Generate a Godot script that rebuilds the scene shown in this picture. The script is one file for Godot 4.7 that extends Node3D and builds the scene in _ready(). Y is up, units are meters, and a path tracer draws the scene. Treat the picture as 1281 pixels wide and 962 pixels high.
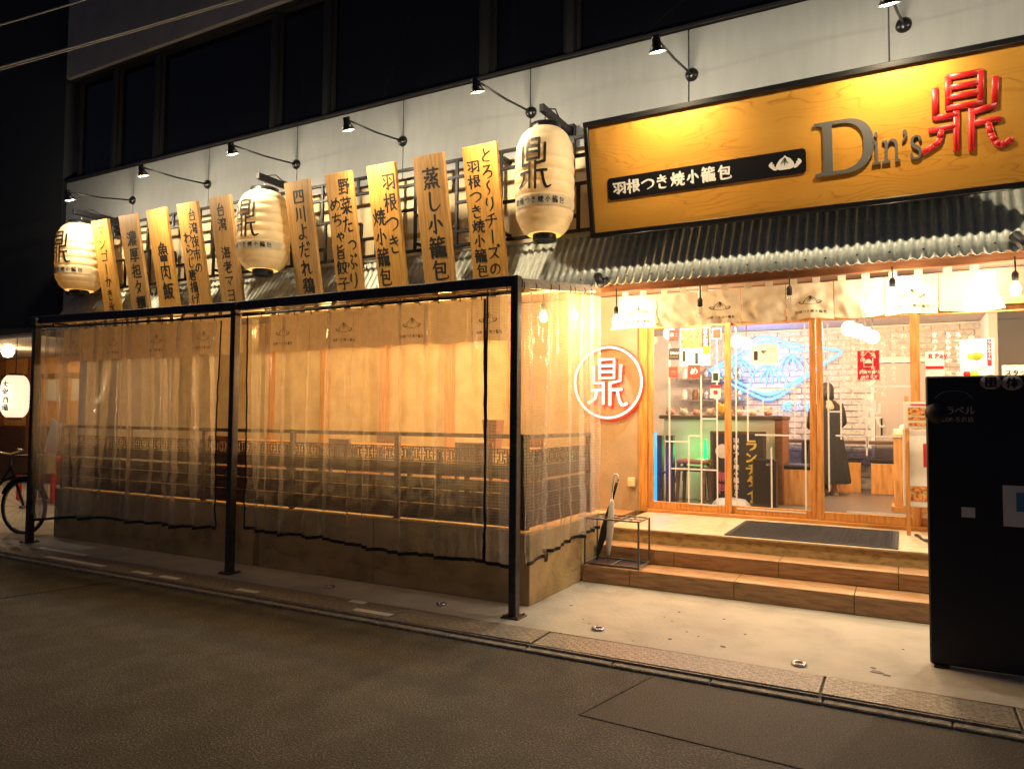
extends Node3D
# Night street front of a dumpling restaurant. Units metres, y up, the pavement is y = 0; the street runs along x.

const CAM := Vector3(0, 1.5, 0)
const FOCAL := 908.36
const ZT := -4.85      # terrace posts
const ZW := -6.7       # upper wall
const ZD := -8.12      # door plane
const FL := 0.42       # shop floor
var cam_basis: Basis
var M := {}            # materials
var mesh_cache := {}
var rng := RandomNumberGenerator.new()

# brush strokes of each character on a 100 x 100 grid; ~ marks a rounded stroke
const GLYPH := {
"マ": "10,22 86,22 52,62;~36,50 50,66 62,84", "ン": "14,24 34,38;~12,86 52,70 90,26", "ゴ": "14,26 78,26 78,82;12,82 80,82;80,4 86,16;92,0 98,12",
"ー": "50,8 50,92", "か": "~10,38 46,30 66,34 62,70 48,90 40,80;~40,8 34,46 14,88;~74,28 86,42 92,58", "が": "~10,38 46,30 66,34 62,70 48,90 40,80;~40,8 34,46 14,88;~74,34 84,46 90,60;80,6 86,16;92,2 98,12",
"き": "~20,24 50,22 76,14;~16,44 50,40 82,30;~38,6 54,36 76,60;~28,66 32,88 60,92 76,88", "氷": "52,6 52,90 40,80;22,14 34,24;10,40 40,40 10,82;86,26 62,46;~56,40 70,66 94,86",
"濃": "10,12 22,20;6,36 18,44;~6,90 16,76 24,58;32,10 92,10 92,36 32,36 32,10;52,2 52,36;72,2 72,36;32,23 92,23;32,46 94,46;~36,46 34,70 26,94;44,56 84,56;42,68 92,68;52,68 52,94 64,86;~62,68 74,84 94,94;84,74 70,82",
"厚": "~20,12 18,50 6,94;18,12 92,12;38,24 80,24 80,46 38,46 38,24;38,35 80,35;36,56 82,56 60,66;58,66 58,92 46,90;24,74 94,74",
"担": "8,26 40,26;26,6 26,88 16,82;8,60 40,48;50,16 86,16 86,72 50,72 50,16;50,44 86,44;42,90 94,90", "々": "~44,8 32,34 12,54;36,28 74,28;~74,28 58,62 22,92;~40,56 56,70 66,84",
"麺": "10,14 44,14;14,26 42,26;6,38 48,38;27,4 27,38;~24,40 18,56 6,66;20,50 40,50;~40,50 30,70 6,84;~18,56 34,78 96,92;50,10 96,10;72,10 66,24;54,24 92,24 92,74 54,74 54,24;66,24 66,74;80,24 80,74;66,40 80,40;66,56 80,56",
"魯": "~42,2 34,14 18,26;36,12 64,12 52,24;18,26 82,26 82,52 18,52 18,26;50,26 50,52;18,39 82,39;12,60 18,68;34,58 40,66;56,58 62,66;80,56 90,66;24,74 76,74 76,96 24,96 24,74;24,85 76,85",
"肉": "16,24 16,92;16,24 84,24 84,90 72,84;~50,6 48,28 30,48;~48,28 56,40 70,48;~50,48 46,62 30,78;~48,60 58,72 70,78",
"飯": "~26,4 18,20 4,34;~26,8 34,18 46,26;26,22 26,32;14,34 38,34 38,60 14,60 14,34;14,47 38,47;14,60 14,90 30,80;~28,64 36,78 44,88;~54,14 54,50 42,92;54,14 94,14;60,36 86,36;~86,36 74,70 50,92;~60,48 74,74 96,92",
"台": "~46,4 36,24 22,42;16,42 80,38;~66,24 76,36 86,48;22,56 78,56 78,92 22,92 22,56",
"湾": "10,12 22,20;6,36 18,44;~6,90 16,76 24,58;34,18 94,18;64,6 64,18;~52,18 52,34 40,44;76,18 76,42;42,26 34,38;86,26 94,36;44,50 84,50 84,62 44,62 44,76;44,76 88,76 86,92 72,92",
"夜": "6,20 94,20;50,4 50,20;~30,26 22,44 8,60;20,46 20,94;~56,28 48,46 36,60;52,40 84,40;~84,40 66,74 34,94;~46,56 66,78 94,94;58,50 66,58",
"市": "50,4 50,18;8,20 92,20;22,40 22,80;22,40 78,40 78,80 68,76;50,20 50,96", "の": "~54,26 46,60 28,78 14,60 24,34 52,20 80,34 86,58 74,78 54,88",
"わ": "30,6 30,94;~8,30 40,26 10,78;~12,76 46,42 74,34 90,54 82,76 58,88", "ら": "~36,8 52,16 62,22;~24,32 24,60 28,66 56,48 80,58 78,78 56,92 30,92",
"じ": "~34,8 32,60 40,86 62,88 88,66;62,14 70,26;78,8 86,20", "し": "~34,8 32,60 40,86 62,88 88,66",
"唐": "50,2 50,12;14,14 92,14;~18,14 18,56 6,94;30,28 78,28 78,52;22,40 92,40;30,52 78,52;54,18 54,62;32,66 80,66 80,92 32,92 32,66",
"揚": "6,24 36,24;22,4 22,88 12,82;6,60 36,48;48,8 84,8 84,36 48,36 48,8;48,22 84,22;40,46 96,46;~54,46 50,62 40,74;50,58 90,58 86,92 76,88;~64,60 58,76 46,88;~78,60 70,80 58,94",
"場": "6,38 34,34;20,10 20,76;4,82 36,70;48,8 84,8 84,36 48,36 48,8;48,22 84,22;40,46 96,46;~54,46 50,62 40,74;50,58 90,58 86,92 76,88;~64,60 58,76 46,88;~78,60 70,80 58,94",
"げ": "~16,12 10,48 18,88;36,34 88,30;~66,10 68,60 50,94;78,4 84,14;90,0 96,10",
"海": "10,12 22,20;6,36 18,44;~6,90 16,76 24,58;~48,6 42,18 32,28;42,18 92,18;46,32 84,32 80,82 68,90;46,32 38,82;30,54 96,54;38,82 90,82;62,34 60,48;60,58 58,74",
"老": "20,20 72,20;46,4 46,38;6,38 94,38;~84,12 56,48 10,72;~78,50 60,62 40,68;~38,54 38,84 50,92 84,90 86,78", "ヨ": "18,14 80,14 80,90;22,48 80,48;16,86 80,86",
"四": "14,20 86,20 86,86 14,86 14,20;~38,20 38,44 26,60;62,20 62,54 76,56", "川": "~22,12 22,56 10,90;50,18 50,74;82,8 82,94",
"よ": "52,28 84,24;~52,4 54,70 36,88 18,78 34,66 60,74 84,90", "だ": "~12,28 34,26 54,20;~38,6 30,46 12,90;~52,48 70,46 84,44;~50,70 56,86 88,84;74,10 80,22;88,6 94,18",
"た": "~12,28 34,26 60,20;~38,6 30,46 12,90;~52,48 70,46 88,44;~50,70 56,86 90,84", "れ": "30,6 30,94;~8,32 40,26 8,78;~10,76 44,40 64,28 66,60 72,84 94,72",
"鶏": "~36,4 22,10 8,14;10,20 16,30;26,18 30,28;44,14 38,28;~28,34 20,42 12,48;12,48 36,46;6,60 46,60;~28,48 24,76 6,92;~28,64 36,80 46,88;~70,2 66,8 60,14;54,14 54,64;54,14 86,14 86,42 54,42;54,28 86,28;54,54 94,54;54,64 92,64 88,92 78,90;52,76 48,88;60,74 62,84;70,72 74,82;80,70 84,78",
"野": "10,10 46,10 46,46 10,46 10,10;10,28 46,28;28,10 28,84;8,62 48,62;4,86 52,80;58,12 88,12 72,28;62,24 76,34;52,42 94,42 84,54;74,42 74,90 62,84",
"菜": "8,14 92,14;34,4 34,24;66,4 66,24;~80,28 50,34 20,36;22,40 30,50;46,38 50,48;78,36 68,50;6,60 94,60;50,50 50,96;~48,62 32,80 8,92;~52,62 70,80 94,92",
"っ": "~24,46 56,36 80,50 76,72 48,86", "つ": "~8,38 52,22 88,36 84,66 44,86", "ぷ": "~46,10 56,18 62,24;~52,34 44,50 60,66 54,86 38,82;~22,56 18,68 10,76;~74,58 86,68 92,76;~84,6 92,12 86,20 78,14 84,6",
"り": "~30,10 24,40 32,58;~70,8 74,50 60,80 42,94", "め": "~22,24 34,56 44,78;~62,12 48,56 22,84 10,70 22,44 56,30 84,44 84,70 58,90",
"ち": "12,26 84,20;~44,6 36,34 26,58;~26,58 60,46 82,60 72,80 40,92", "ゃ": "~20,52 56,40 78,48 70,64 54,66;~34,34 46,64 54,94;58,30 64,42",
"旨": "~72,8 52,18 34,24;~30,4 30,32 42,40 80,38 82,28;26,52 76,52 76,94 26,94 26,52;26,73 76,73",
"餃": "~26,4 18,20 4,34;~26,8 34,18 46,26;26,22 26,32;14,34 38,34 38,60 14,60 14,34;14,47 38,47;14,60 14,90 30,80;~28,64 36,78 44,88;72,6 72,18;50,20 96,20;~62,26 58,36 50,44;~80,26 86,34 94,44;~84,42 72,72 46,94;~58,46 72,72 96,94",
"飲": "~26,4 18,20 4,34;~26,8 34,18 46,26;26,22 26,32;14,34 38,34 38,60 14,60 14,34;14,47 38,47;14,60 14,90 30,80;~28,64 36,78 44,88;~62,6 56,24 48,36;58,22 94,22 88,36;~72,30 70,64 46,94;~72,56 80,76 96,92",
"子": "20,16 76,16 50,38;~50,38 54,70 50,92 36,84;6,50 94,50", "羽": "8,16 44,16 44,88 32,82;14,34 24,44;~10,70 22,62 36,54;54,16 92,16 92,88 80,82;62,34 72,44;~56,70 70,62 84,54",
"根": "4,30 40,30;22,4 22,96;~22,32 14,56 4,70;24,42 36,56;52,10 84,10 84,42 52,42;52,26 84,26;52,10 52,88 68,78;~92,48 80,58 70,62;~62,44 74,70 96,92",
"焼": "8,34 14,52;38,28 30,46;~24,6 24,56 4,92;~24,56 32,68 40,80;46,18 94,18;70,4 70,34;44,36 96,36;58,22 58,46;82,22 82,46;42,54 96,54;~60,54 58,76 42,92;~76,54 76,84 84,90 96,88 96,76",
"小": "50,6 50,88 38,80;~30,34 24,52 10,68;~68,32 80,46 90,62",
"籠": "~20,2 16,10 8,18;16,10 42,10;28,12 32,20;~62,2 58,10 50,18;58,10 90,10;72,12 76,20;28,24 28,30;12,32 46,32;20,38 24,46;40,36 36,46;8,48 50,48;16,56 16,96;16,56 44,56 44,92 36,90;16,68 44,68;16,80 44,80;56,26 56,48 92,48;56,34 90,26;60,56 92,56;60,56 60,90 94,92 96,82;60,66 90,66 90,56;66,74 90,74;66,82 90,82",
"包": "~34,6 26,24 10,42;30,20 84,20 80,64 66,60;30,38 62,38 62,58 32,58;~30,38 30,84 44,92 92,88 92,74",
"蒸": "8,12 92,12;34,4 34,20;66,4 66,20;30,28 68,28 52,36;52,36 52,60 44,58;14,42 36,42 14,62;~84,36 70,46 62,48;~58,44 72,56 88,64;20,72 80,72;16,82 10,94;36,82 34,92;58,82 62,92;80,80 90,94",
"と": "~34,8 38,28 44,46;~80,28 48,44 26,64 34,86 82,88", "ろ": "26,14 72,12;~72,12 50,36 18,64;~18,64 54,46 82,58 76,82 44,94", "〜": "~58,6 40,24 46,46 56,62 54,80 40,94",
"チ": "~74,8 48,16 22,20;8,42 92,42;~52,18 52,60 26,94", "ズ": "16,20 74,20;~74,20 54,58 12,88;~52,58 70,72 86,88;80,2 86,12;92,0 98,10",
"鼎": "30,3 66,3 66,41 30,41 30,3;30,16 66,16;30,28 66,28;15,15 15,51 39,51;39,48 39,95;9,66 38,65;~22,66 18,82 1,92;82,14 81,47 57,51;56,48 56,97;58,65 86,64;~74,66 79,86 87,96 99,92",
"団": "14,10 86,10 86,92 14,92 14,10;28,36 72,36;56,20 56,80 46,76;36,52 42,62", "体": "~30,6 22,30 6,52;20,34 20,96;38,26 96,26;66,6 66,96;~64,28 54,54 36,72;~68,28 78,52 96,70;52,74 82,74",
"ラ": "24,14 76,14;14,38 82,38;~82,38 72,70 32,94", "タ": "~44,6 30,34 10,52;36,24 80,24;~80,24 66,66 26,94;~40,44 52,54 60,64", "イ": "~80,8 50,40 10,58;54,36 54,94",
"ム": "~46,8 36,50 14,82;14,82 78,76;~62,50 76,70 88,92", "ベ": "~8,60 36,30 64,56 92,76;64,20 70,30;78,14 84,24", "ル": "~30,14 30,56 8,90;62,10 62,84;~62,84 80,72 94,52",
"無": "~28,4 20,16 8,26;22,14 86,14;6,38 94,38;22,16 22,66;40,16 40,66;60,16 60,66;80,16 80,66;10,64 92,64;16,76 8,92;36,76 34,90;58,76 62,90;80,74 92,92",
"料": "12,16 18,28;40,12 34,28;4,38 48,38;26,6 26,94;~26,40 18,58 6,70;30,48 42,62;60,16 70,26;56,36 66,46;50,64 96,54;82,4 82,96",
"理": "8,16 42,16;10,44 40,44;4,80 44,72;25,16 25,76;52,10 90,10 90,48 52,48 52,10;52,29 90,29;71,10 71,86;50,66 92,66;46,88 96,88", "品": "30,8 70,8 70,42 30,42 30,8;8,56 44,56 44,92 8,92 8,56;56,56 92,56 92,92 56,92 56,56", "一": "8,50 92,48",
"大": "8,34 92,34;~50,6 48,50 8,94;~50,40 64,70 94,94", "衆": "50,2 46,10;14,14 86,14 86,36 14,36 14,14;38,14 38,36;62,14 62,36;8,46 92,40;50,46 50,96;~46,54 30,72 8,86;~56,54 70,76 94,90;24,56 34,64;78,52 66,64",
"酒": "10,12 22,20;6,36 18,44;~6,90 16,76 24,58;34,12 96,12;40,28 90,28 90,92 40,92 40,28;56,12 52,50;74,12 74,50 88,50;40,70 90,70",
"お": "12,28 62,24;~34,6 34,80 20,84 12,70 50,46 80,56 80,78 58,90;~70,16 82,24 88,32", "持": "6,24 36,24;22,4 22,88 12,82;6,60 36,48;44,20 92,20;68,6 68,38;40,38 96,38;40,58 96,58;80,48 80,92 68,88;52,68 60,78",
"帰": "14,16 14,60;~32,6 32,60 14,92;50,8 88,8 88,36;52,22 88,22;48,36 88,36;44,48 44,58;44,48 96,48 96,58;52,64 52,86;52,64 88,64 88,84 80,82;70,52 70,96",
"で": "14,22 86,16;~84,18 54,36 42,66 54,86 78,90;72,44 78,54;86,38 92,48", "ま": "22,24 78,22;24,44 76,42;~52,6 54,74 36,88 22,78 40,68 80,88", "す": "8,26 92,24;~56,6 58,50 44,62 36,50 50,42 58,56 52,80 34,94",
"ス": "16,18 76,18;~76,18 56,56 12,88;~52,56 70,70 88,88", "ッ": "16,36 22,50;42,30 48,46;~82,34 70,64 36,88", "フ": "14,18 84,18;~84,18 72,64 26,92",
"る": "24,12 70,10;~70,12 46,36 16,64 50,46 80,60 70,84 44,90 38,78 56,76", "店": "50,2 50,12;14,14 92,14;~18,14 18,56 6,94;56,22 56,54;56,36 86,36;32,54 80,54 80,90 32,90 32,54",
"新": "26,4 26,14;8,16 46,16;16,22 20,32;38,20 34,32;4,36 50,36;4,54 50,54;28,36 28,94;~26,56 18,70 6,80;30,60 44,74;~90,10 74,16 60,18;~60,18 60,60 50,92;60,42 96,42;80,42 80,96",
}
# line drawing of a steamed dumpling between two leaves, used on cloth and signs
const BUN := "~22,70 26,46 42,28 50,20 58,28 74,46 78,70;~22,70 50,78 78,70;~50,22 46,40 36,52;~50,22 52,44 48,58;~50,22 58,40 64,50;~20,72 6,66 2,54 14,52 22,60;~4,58 12,64 20,70;~80,72 94,66 98,54 86,52 78,60;~96,58 88,64 80,70"


# ---------- pixels of the photograph to points of the place ----------
func ray(x: float, y: float) -> Vector3:
	return cam_basis * Vector3(x - 640.5, 481.0 - y, -FOCAL)

func on_z(x: float, y: float, z: float) -> Vector3:
	var d := ray(x, y)
	return CAM + d * ((z - CAM.z) / d.z)

func on_y(x: float, y: float, h: float) -> Vector3:
	var d := ray(x, y)
	return CAM + d * ((h - CAM.y) / d.y)


# ---------- nodes ----------
func thing(called: String, label: String, category: String, group := "", at := Vector3.ZERO) -> Node3D:
	var o := Node3D.new()
	o.name = called
	add_child(o, true)
	o.position = at
	o.set_meta("label", label)
	o.set_meta("category", category)
	if group:
		o.set_meta("group", group)
	return o

func part(parent: Node3D, called: String, shape: Variant, m: Material, label := "") -> MeshInstance3D:
	var o := MeshInstance3D.new()
	o.name = called
	o.mesh = done(shape) if shape is SurfaceTool else shape
	o.material_override = m
	parent.add_child(o, true)
	if label:
		o.set_meta("label", label)
	return o

func structure(called: String, shape: Variant, m: Material) -> MeshInstance3D:
	var o := part(self, called, shape, m)
	o.set_meta("kind", "structure")
	return o

func done(st: SurfaceTool) -> ArrayMesh:
	st.generate_normals()
	return st.commit()

func S(smooth := false) -> SurfaceTool:
	var st := SurfaceTool.new()
	st.begin(Mesh.PRIMITIVE_TRIANGLES)
	st.set_smooth_group(1 if smooth else -1)
	return st


# ---------- shapes ----------
func tri_out(st: SurfaceTool, a: Vector3, b: Vector3, c: Vector3, out: Vector3) -> void:
	if (b - a).cross(c - a).dot(out) > 0.0:
		var t := b
		b = c
		c = t
	st.add_vertex(a)
	st.add_vertex(b)
	st.add_vertex(c)

func quad_out(st: SurfaceTool, a: Vector3, b: Vector3, c: Vector3, d: Vector3, out: Vector3) -> void:
	tri_out(st, a, b, c, out)
	tri_out(st, a, c, d, out)

# a box with chamfered edges (bevel 0: sharp)
func box(st: SurfaceTool, c: Vector3, size: Vector3, bevel := 0.0, b := Basis.IDENTITY) -> SurfaceTool:
	var h := size * 0.5
	var e := minf(bevel, minf(h.x, minf(h.y, h.z)) * 0.6)
	var v := func(s: Vector3, axis: int) -> Vector3:
		var p := s * (h - Vector3(e, e, e))
		p[axis] = s[axis] * h[axis]
		return c + b * p
	for axis in 3:
		for sg in [-1.0, 1.0]:
			var q := []
			for k in [[-1, 1], [1, 1], [1, -1], [-1, -1]]:
				var s := Vector3.ZERO
				s[axis] = sg
				s[(axis + 1) % 3] = k[0]
				s[(axis + 2) % 3] = k[1]
				q.append(v.call(s, axis))
			var n := Vector3.ZERO
			n[axis] = sg
			quad_out(st, q[0], q[1], q[2], q[3], b * n)
	if e > 0.0:
		for k in 3:
			var i := (k + 1) % 3
			var j := (k + 2) % 3
			for si in [-1.0, 1.0]:
				for sj in [-1.0, 1.0]:
					var lo := Vector3.ZERO
					lo[i] = si
					lo[j] = sj
					var hi := lo
					lo[k] = -1
					hi[k] = 1
					var n := Vector3.ZERO
					n[i] = si
					n[j] = sj
					quad_out(st, v.call(lo, i), v.call(hi, i), v.call(hi, j), v.call(lo, j), b * n)
		for sx in [-1.0, 1.0]:
			for sy in [-1.0, 1.0]:
				for sz in [-1.0, 1.0]:
					var s := Vector3(sx, sy, sz)
					tri_out(st, v.call(s, 0), v.call(s, 1), v.call(s, 2), b * s)
	return st

func span(st: SurfaceTool, lo: Vector3, hi: Vector3, bevel := 0.0) -> SurfaceTool:
	return box(st, (lo + hi) * 0.5, (hi - lo).abs(), bevel)

# a beam of rectangular section between two points; wide is its size across, tall its size upwards
func bar(st: SurfaceTool, a: Vector3, b: Vector3, wide: float, tall: float, bevel := 0.0, up := Vector3.UP) -> SurfaceTool:
	var z := (b - a).normalized()
	var x := up.cross(z)
	if x.length() < 0.01:
		x = Vector3.RIGHT.cross(z)
	x = x.normalized()
	return box(st, (a + b) * 0.5, Vector3(wide, tall, a.distance_to(b)), bevel, Basis(x, z.cross(x), z))

func tube(st: SurfaceTool, pts: Array, r: Variant, n := 8, caps := true) -> SurfaceTool:
	var x := Vector3.ZERO
	var rings := []
	for i in pts.size():
		var d: Vector3 = (pts[mini(i + 1, pts.size() - 1)] - pts[maxi(i - 1, 0)]).normalized()
		if i == 0:
			x = d.cross(Vector3.UP if absf(d.y) < 0.9 else Vector3.RIGHT).normalized()
		else:
			x = (x - d * x.dot(d)).normalized()
		var y := d.cross(x)
		var rad: float = r[i] if r is Array else r
		var ring := []
		for k in n:
			var a := TAU * k / n
			ring.append(pts[i] + (x * cos(a) + y * sin(a)) * rad)
		rings.append(ring)
	for i in pts.size() - 1:
		var mid: Vector3 = (pts[i] + pts[i + 1]) * 0.5
		for k in n:
			var a: Vector3 = rings[i][k]
			var b: Vector3 = rings[i + 1][k]
			var c: Vector3 = rings[i + 1][(k + 1) % n]
			var d: Vector3 = rings[i][(k + 1) % n]
			quad_out(st, a, b, c, d, (a + c) * 0.5 - mid)
	if caps:
		for end in [0, pts.size() - 1]:
			var out: Vector3 = pts[end] - pts[1 if end == 0 else end - 1]
			for k in range(1, n - 1):
				tri_out(st, rings[end][0], rings[end][k], rings[end][k + 1], out)
	return st

# a turned shape: profile of (radius, height) round the y axis of the frame
func lathe(st: SurfaceTool, prof: Array, n: int, frame := Transform3D.IDENTITY) -> SurfaceTool:
	for i in prof.size() - 1:
		var p: Vector2 = prof[i]
		var q: Vector2 = prof[i + 1]
		var slope := Vector2(q.y - p.y, p.x - q.x)
		for k in n:
			var a0 := TAU * k / n
			var a1 := TAU * (k + 1) / n
			var d0 := Vector3(sin(a0), 0, cos(a0))
			var d1 := Vector3(sin(a1), 0, cos(a1))
			var out := (d0 + d1) * 0.5 * slope.x + Vector3(0, slope.y, 0)
			var A := frame * (d0 * p.x + Vector3(0, p.y, 0))
			var B := frame * (d1 * p.x + Vector3(0, p.y, 0))
			var C := frame * (d1 * q.x + Vector3(0, q.y, 0))
			var D := frame * (d0 * q.x + Vector3(0, q.y, 0))
			if p.x > 1e-5:
				tri_out(st, A, B, C, frame.basis * out)
			if q.x > 1e-5:
				tri_out(st, A, C, D, frame.basis * out)
	return st

# a sheet from a function of (u, v), each 0 to 1
func sheet(st: SurfaceTool, nu: int, nv: int, f: Callable, out := Vector3(0, 0, 1)) -> SurfaceTool:
	var g := []
	for j in nv + 1:
		var row := PackedVector3Array()
		for i in nu + 1:
			row.append(f.call(float(i) / nu, float(j) / nv))
		g.append(row)
	for j in nv:
		for i in nu:
			quad_out(st, g[j][i], g[j][i + 1], g[j + 1][i + 1], g[j + 1][i], out)
	return st

# an upright flat sheet with texture coordinates
func face(st: SurfaceTool, o: Vector3, u: Vector3, v: Vector3) -> SurfaceTool:
	var n := u.cross(v)
	for k in [[0, 0], [0, 1], [1, 1], [0, 0], [1, 1], [1, 0]]:
		st.set_normal(n.normalized())
		st.set_uv(Vector2(k[0], 1 - k[1]))
		st.add_vertex(o + u * k[0] + v * k[1])
	return st

func prism(st: SurfaceTool, outline: PackedVector2Array, o: Vector3, u: Vector3, v: Vector3, deep: Vector3) -> SurfaceTool:
	var tri := Geometry2D.triangulate_polygon(outline)
	var at := func(p: Vector2) -> Vector3: return o + u * p.x + v * p.y
	for i in range(0, tri.size(), 3):
		for s in [0.0, 1.0]:
			tri_out(st, at.call(outline[tri[i]]) + deep * s, at.call(outline[tri[i + 1]]) + deep * s, at.call(outline[tri[i + 2]]) + deep * s, deep * (s * 2 - 1))
	var ccw := not Geometry2D.is_polygon_clockwise(outline)
	for i in outline.size():
		var p := outline[i]
		var q := outline[(i + 1) % outline.size()]
		var side := (q - p).orthogonal() * (1.0 if ccw else -1.0)
		var a: Vector3 = at.call(p)
		var b: Vector3 = at.call(q)
		quad_out(st, a, b, b + deep, a + deep, u * side.x + v * side.y)
	return st


# ---------- writing ----------
func strokes_of(data: String) -> Array:
	var out := []
	for s in data.split(";"):
		var smooth := s.begins_with("~")
		var pts: Array[Vector2] = []
		for w in s.trim_prefix("~").split(" ", false):
			var c := w.split(",")
			pts.append(Vector2(float(c[0]), float(c[1])) / 100.0)
		if smooth and pts.size() > 2:
			var fine: Array[Vector2] = []
			for i in pts.size() - 1:
				var p0 := pts[maxi(i - 1, 0)]
				var p3 := pts[mini(i + 2, pts.size() - 1)]
				for k in 5:
					fine.append(pts[i].cubic_interpolate(pts[i + 1], p0, p3, k / 5.0))
			fine.append(pts[-1])
			pts = fine
		out.append([pts, smooth])
	return out

# strokes as flat brush marks; place turns (x, y, height above the surface) of the character's cell into a point
func brush(st: SurfaceTool, data: String, place: Callable, w: float, lift := 0.00012, taper := true) -> void:
	var level := 0
	var wh := func(d: Vector2) -> float: return w * 0.5 * lerpf(0.74, 1.0, absf(d.y))
	for s in strokes_of(data):
		var pts: Array[Vector2] = s[0]
		var n := pts.size()
		level += 1
		if s[1]:
			var left := []
			var right := []
			for i in n:
				var d := (pts[mini(i + 1, n - 1)] - pts[maxi(i - 1, 0)]).normalized()
				var t := float(i) / (n - 1)
				var k := 1.0 if not taper else lerpf(1.05, 1.15, t) if t < 0.55 else lerpf(1.15, 0.45, (t - 0.55) / 0.45)
				var o: Vector2 = Vector2(-d.y, d.x) * wh.call(d) * k
				left.append(place.call(pts[i] + o, level * lift))
				right.append(place.call(pts[i] - o, level * lift))
			for i in n - 1:
				st.add_vertex(left[i]); st.add_vertex(left[i + 1]); st.add_vertex(right[i + 1])
				st.add_vertex(left[i]); st.add_vertex(right[i + 1]); st.add_vertex(right[i])
			dot(st, pts[0], w * 0.52, place, (level + 0.4) * lift)
		else:
			for i in n - 1:
				var d := (pts[i + 1] - pts[i]).normalized()
				var o: Vector2 = Vector2(-d.y, d.x) * wh.call(d)
				var diagonal := taper and i == n - 2 and absf(d.x) > 0.3 and absf(d.y) > 0.3
				var e := o * (0.5 if diagonal else 1.0)
				var h := (level + 0.3 * (i % 2)) * lift
				var len := pts[i].distance_to(pts[i + 1])
				for k in 3:
					var t0 := k / 3.0
					var t1 := (k + 1) / 3.0
					var m0 := pts[i].lerp(pts[i + 1], t0)
					var m1 := pts[i].lerp(pts[i + 1], t1)
					var o0 := o.lerp(e, t0)
					var o1 := o.lerp(e, t1)
					var a: Vector3 = place.call(m0 + o0, h)
					var b: Vector3 = place.call(m1 + o1, h)
					var c: Vector3 = place.call(m1 - o1, h)
					var f: Vector3 = place.call(m0 - o0, h)
					st.add_vertex(a); st.add_vertex(b); st.add_vertex(c)
					st.add_vertex(a); st.add_vertex(c); st.add_vertex(f)
				if i > 0 or taper:
					dot(st, pts[i], w * (0.55 if i == 0 else 0.48), place, (level + 0.6) * lift)
			dot(st, pts[n - 1], w * 0.44, place, (level + 0.6) * lift)

func dot(st: SurfaceTool, p: Vector2, r: float, place: Callable, h: float) -> void:
	var q := []
	for k in 7:
		q.append(place.call(p + Vector2(cos(TAU * k / 7 + 0.3), sin(TAU * k / 7 + 0.3)) * r, h))
	for k in range(1, 6):
		st.add_vertex(q[0]); st.add_vertex(q[k + 1]); st.add_vertex(q[k])

# text on a flat surface: o the top left corner of the first cell, right and down unit vectors
func write_on(st: SurfaceTool, text: String, o: Vector3, right: Vector3, down: Vector3, size: float, step: Vector3, w := 0.1, tall := 1.0) -> void:
	var n := right.cross(-down).normalized()
	for i in text.length():
		var ch := text[i]
		if GLYPH.has(ch):
			var c := o + step * i
			brush(st, GLYPH[ch], func(p: Vector2, h: float) -> Vector3: return c + right * p.x * size + down * p.y * size * tall + n * (h + 0.0006), w)

func latin(text: String, size: float, depth: float, serif := false) -> TextMesh:
	var t := TextMesh.new()
	var f := SystemFont.new()
	f.font_names = PackedStringArray(["Droid Serif" if serif else "Droid Sans"])
	f.font_weight = 400 if serif else 700
	t.font = f
	t.text = text
	t.font_size = 64
	t.pixel_size = size / 64.0
	t.depth = depth
	t.curve_step = 1.0
	t.horizontal_alignment = HORIZONTAL_ALIGNMENT_LEFT
	t.vertical_alignment = VERTICAL_ALIGNMENT_BOTTOM
	return t


# ---------- materials ----------
func lin(r: float, g: float, b: float, a := 1.0) -> Color:
	var c := Color(r, g, b).linear_to_srgb()
	c.a = a
	return c

func mat(called: String, c: Color, rough := 0.6, metal := 0.0) -> StandardMaterial3D:
	var m := StandardMaterial3D.new()
	m.resource_name = called
	m.albedo_color = c
	m.roughness = rough
	m.metallic = metal
	M[called] = m
	return m

func noise_of(sd: int, freq: float, octaves := 4, kind := FastNoiseLite.TYPE_SIMPLEX_SMOOTH) -> FastNoiseLite:
	var n := FastNoiseLite.new()
	n.seed = sd
	n.frequency = freq
	n.noise_type = kind
	n.fractal_octaves = octaves
	return n

func noise_map(sd: int, freq: float, colors: Array, places: Array, octaves := 4, size := 512) -> NoiseTexture2D:
	var t := NoiseTexture2D.new()
	t.width = size
	t.height = size
	t.seamless = true
	t.noise = noise_of(sd, freq, octaves)
	var g := Gradient.new()
	g.offsets = PackedFloat32Array(places)
	g.colors = PackedColorArray(colors)
	t.color_ramp = g
	return t

# a surface whose colour wanders between tones and whose relief follows a finer grain
func grainy(called: String, colors: Array, places: Array, scale: Vector3, rough: float, freq := 0.01, relief := 0.0, fine := 0.08, world := true) -> StandardMaterial3D:
	var m := mat(called, Color.WHITE, rough)
	m.albedo_texture = noise_map(hash(called) % 1000, freq, colors, places, 5)
	m.uv1_triplanar = true
	m.uv1_world_triplanar = world
	m.uv1_scale = scale
	if relief != 0.0:
		m.heightmap_enabled = true
		m.heightmap_scale = relief
		m.heightmap_texture = noise_map(hash(called) % 1000 + 7, fine, [Color.BLACK, Color.WHITE], [0.0, 1.0], 4)
	return m

func glow(called: String, c: Color, energy: float) -> StandardMaterial3D:
	var m := mat(called, Color(0.9, 0.9, 0.9), 0.4)
	if called.begins_with("neon") or called.begins_with("led"):
		m.albedo_color = Color(0.12, 0.12, 0.12)
	m.emission_enabled = true
	m.emission = c
	m.emission_energy_multiplier = energy
	return m

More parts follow.
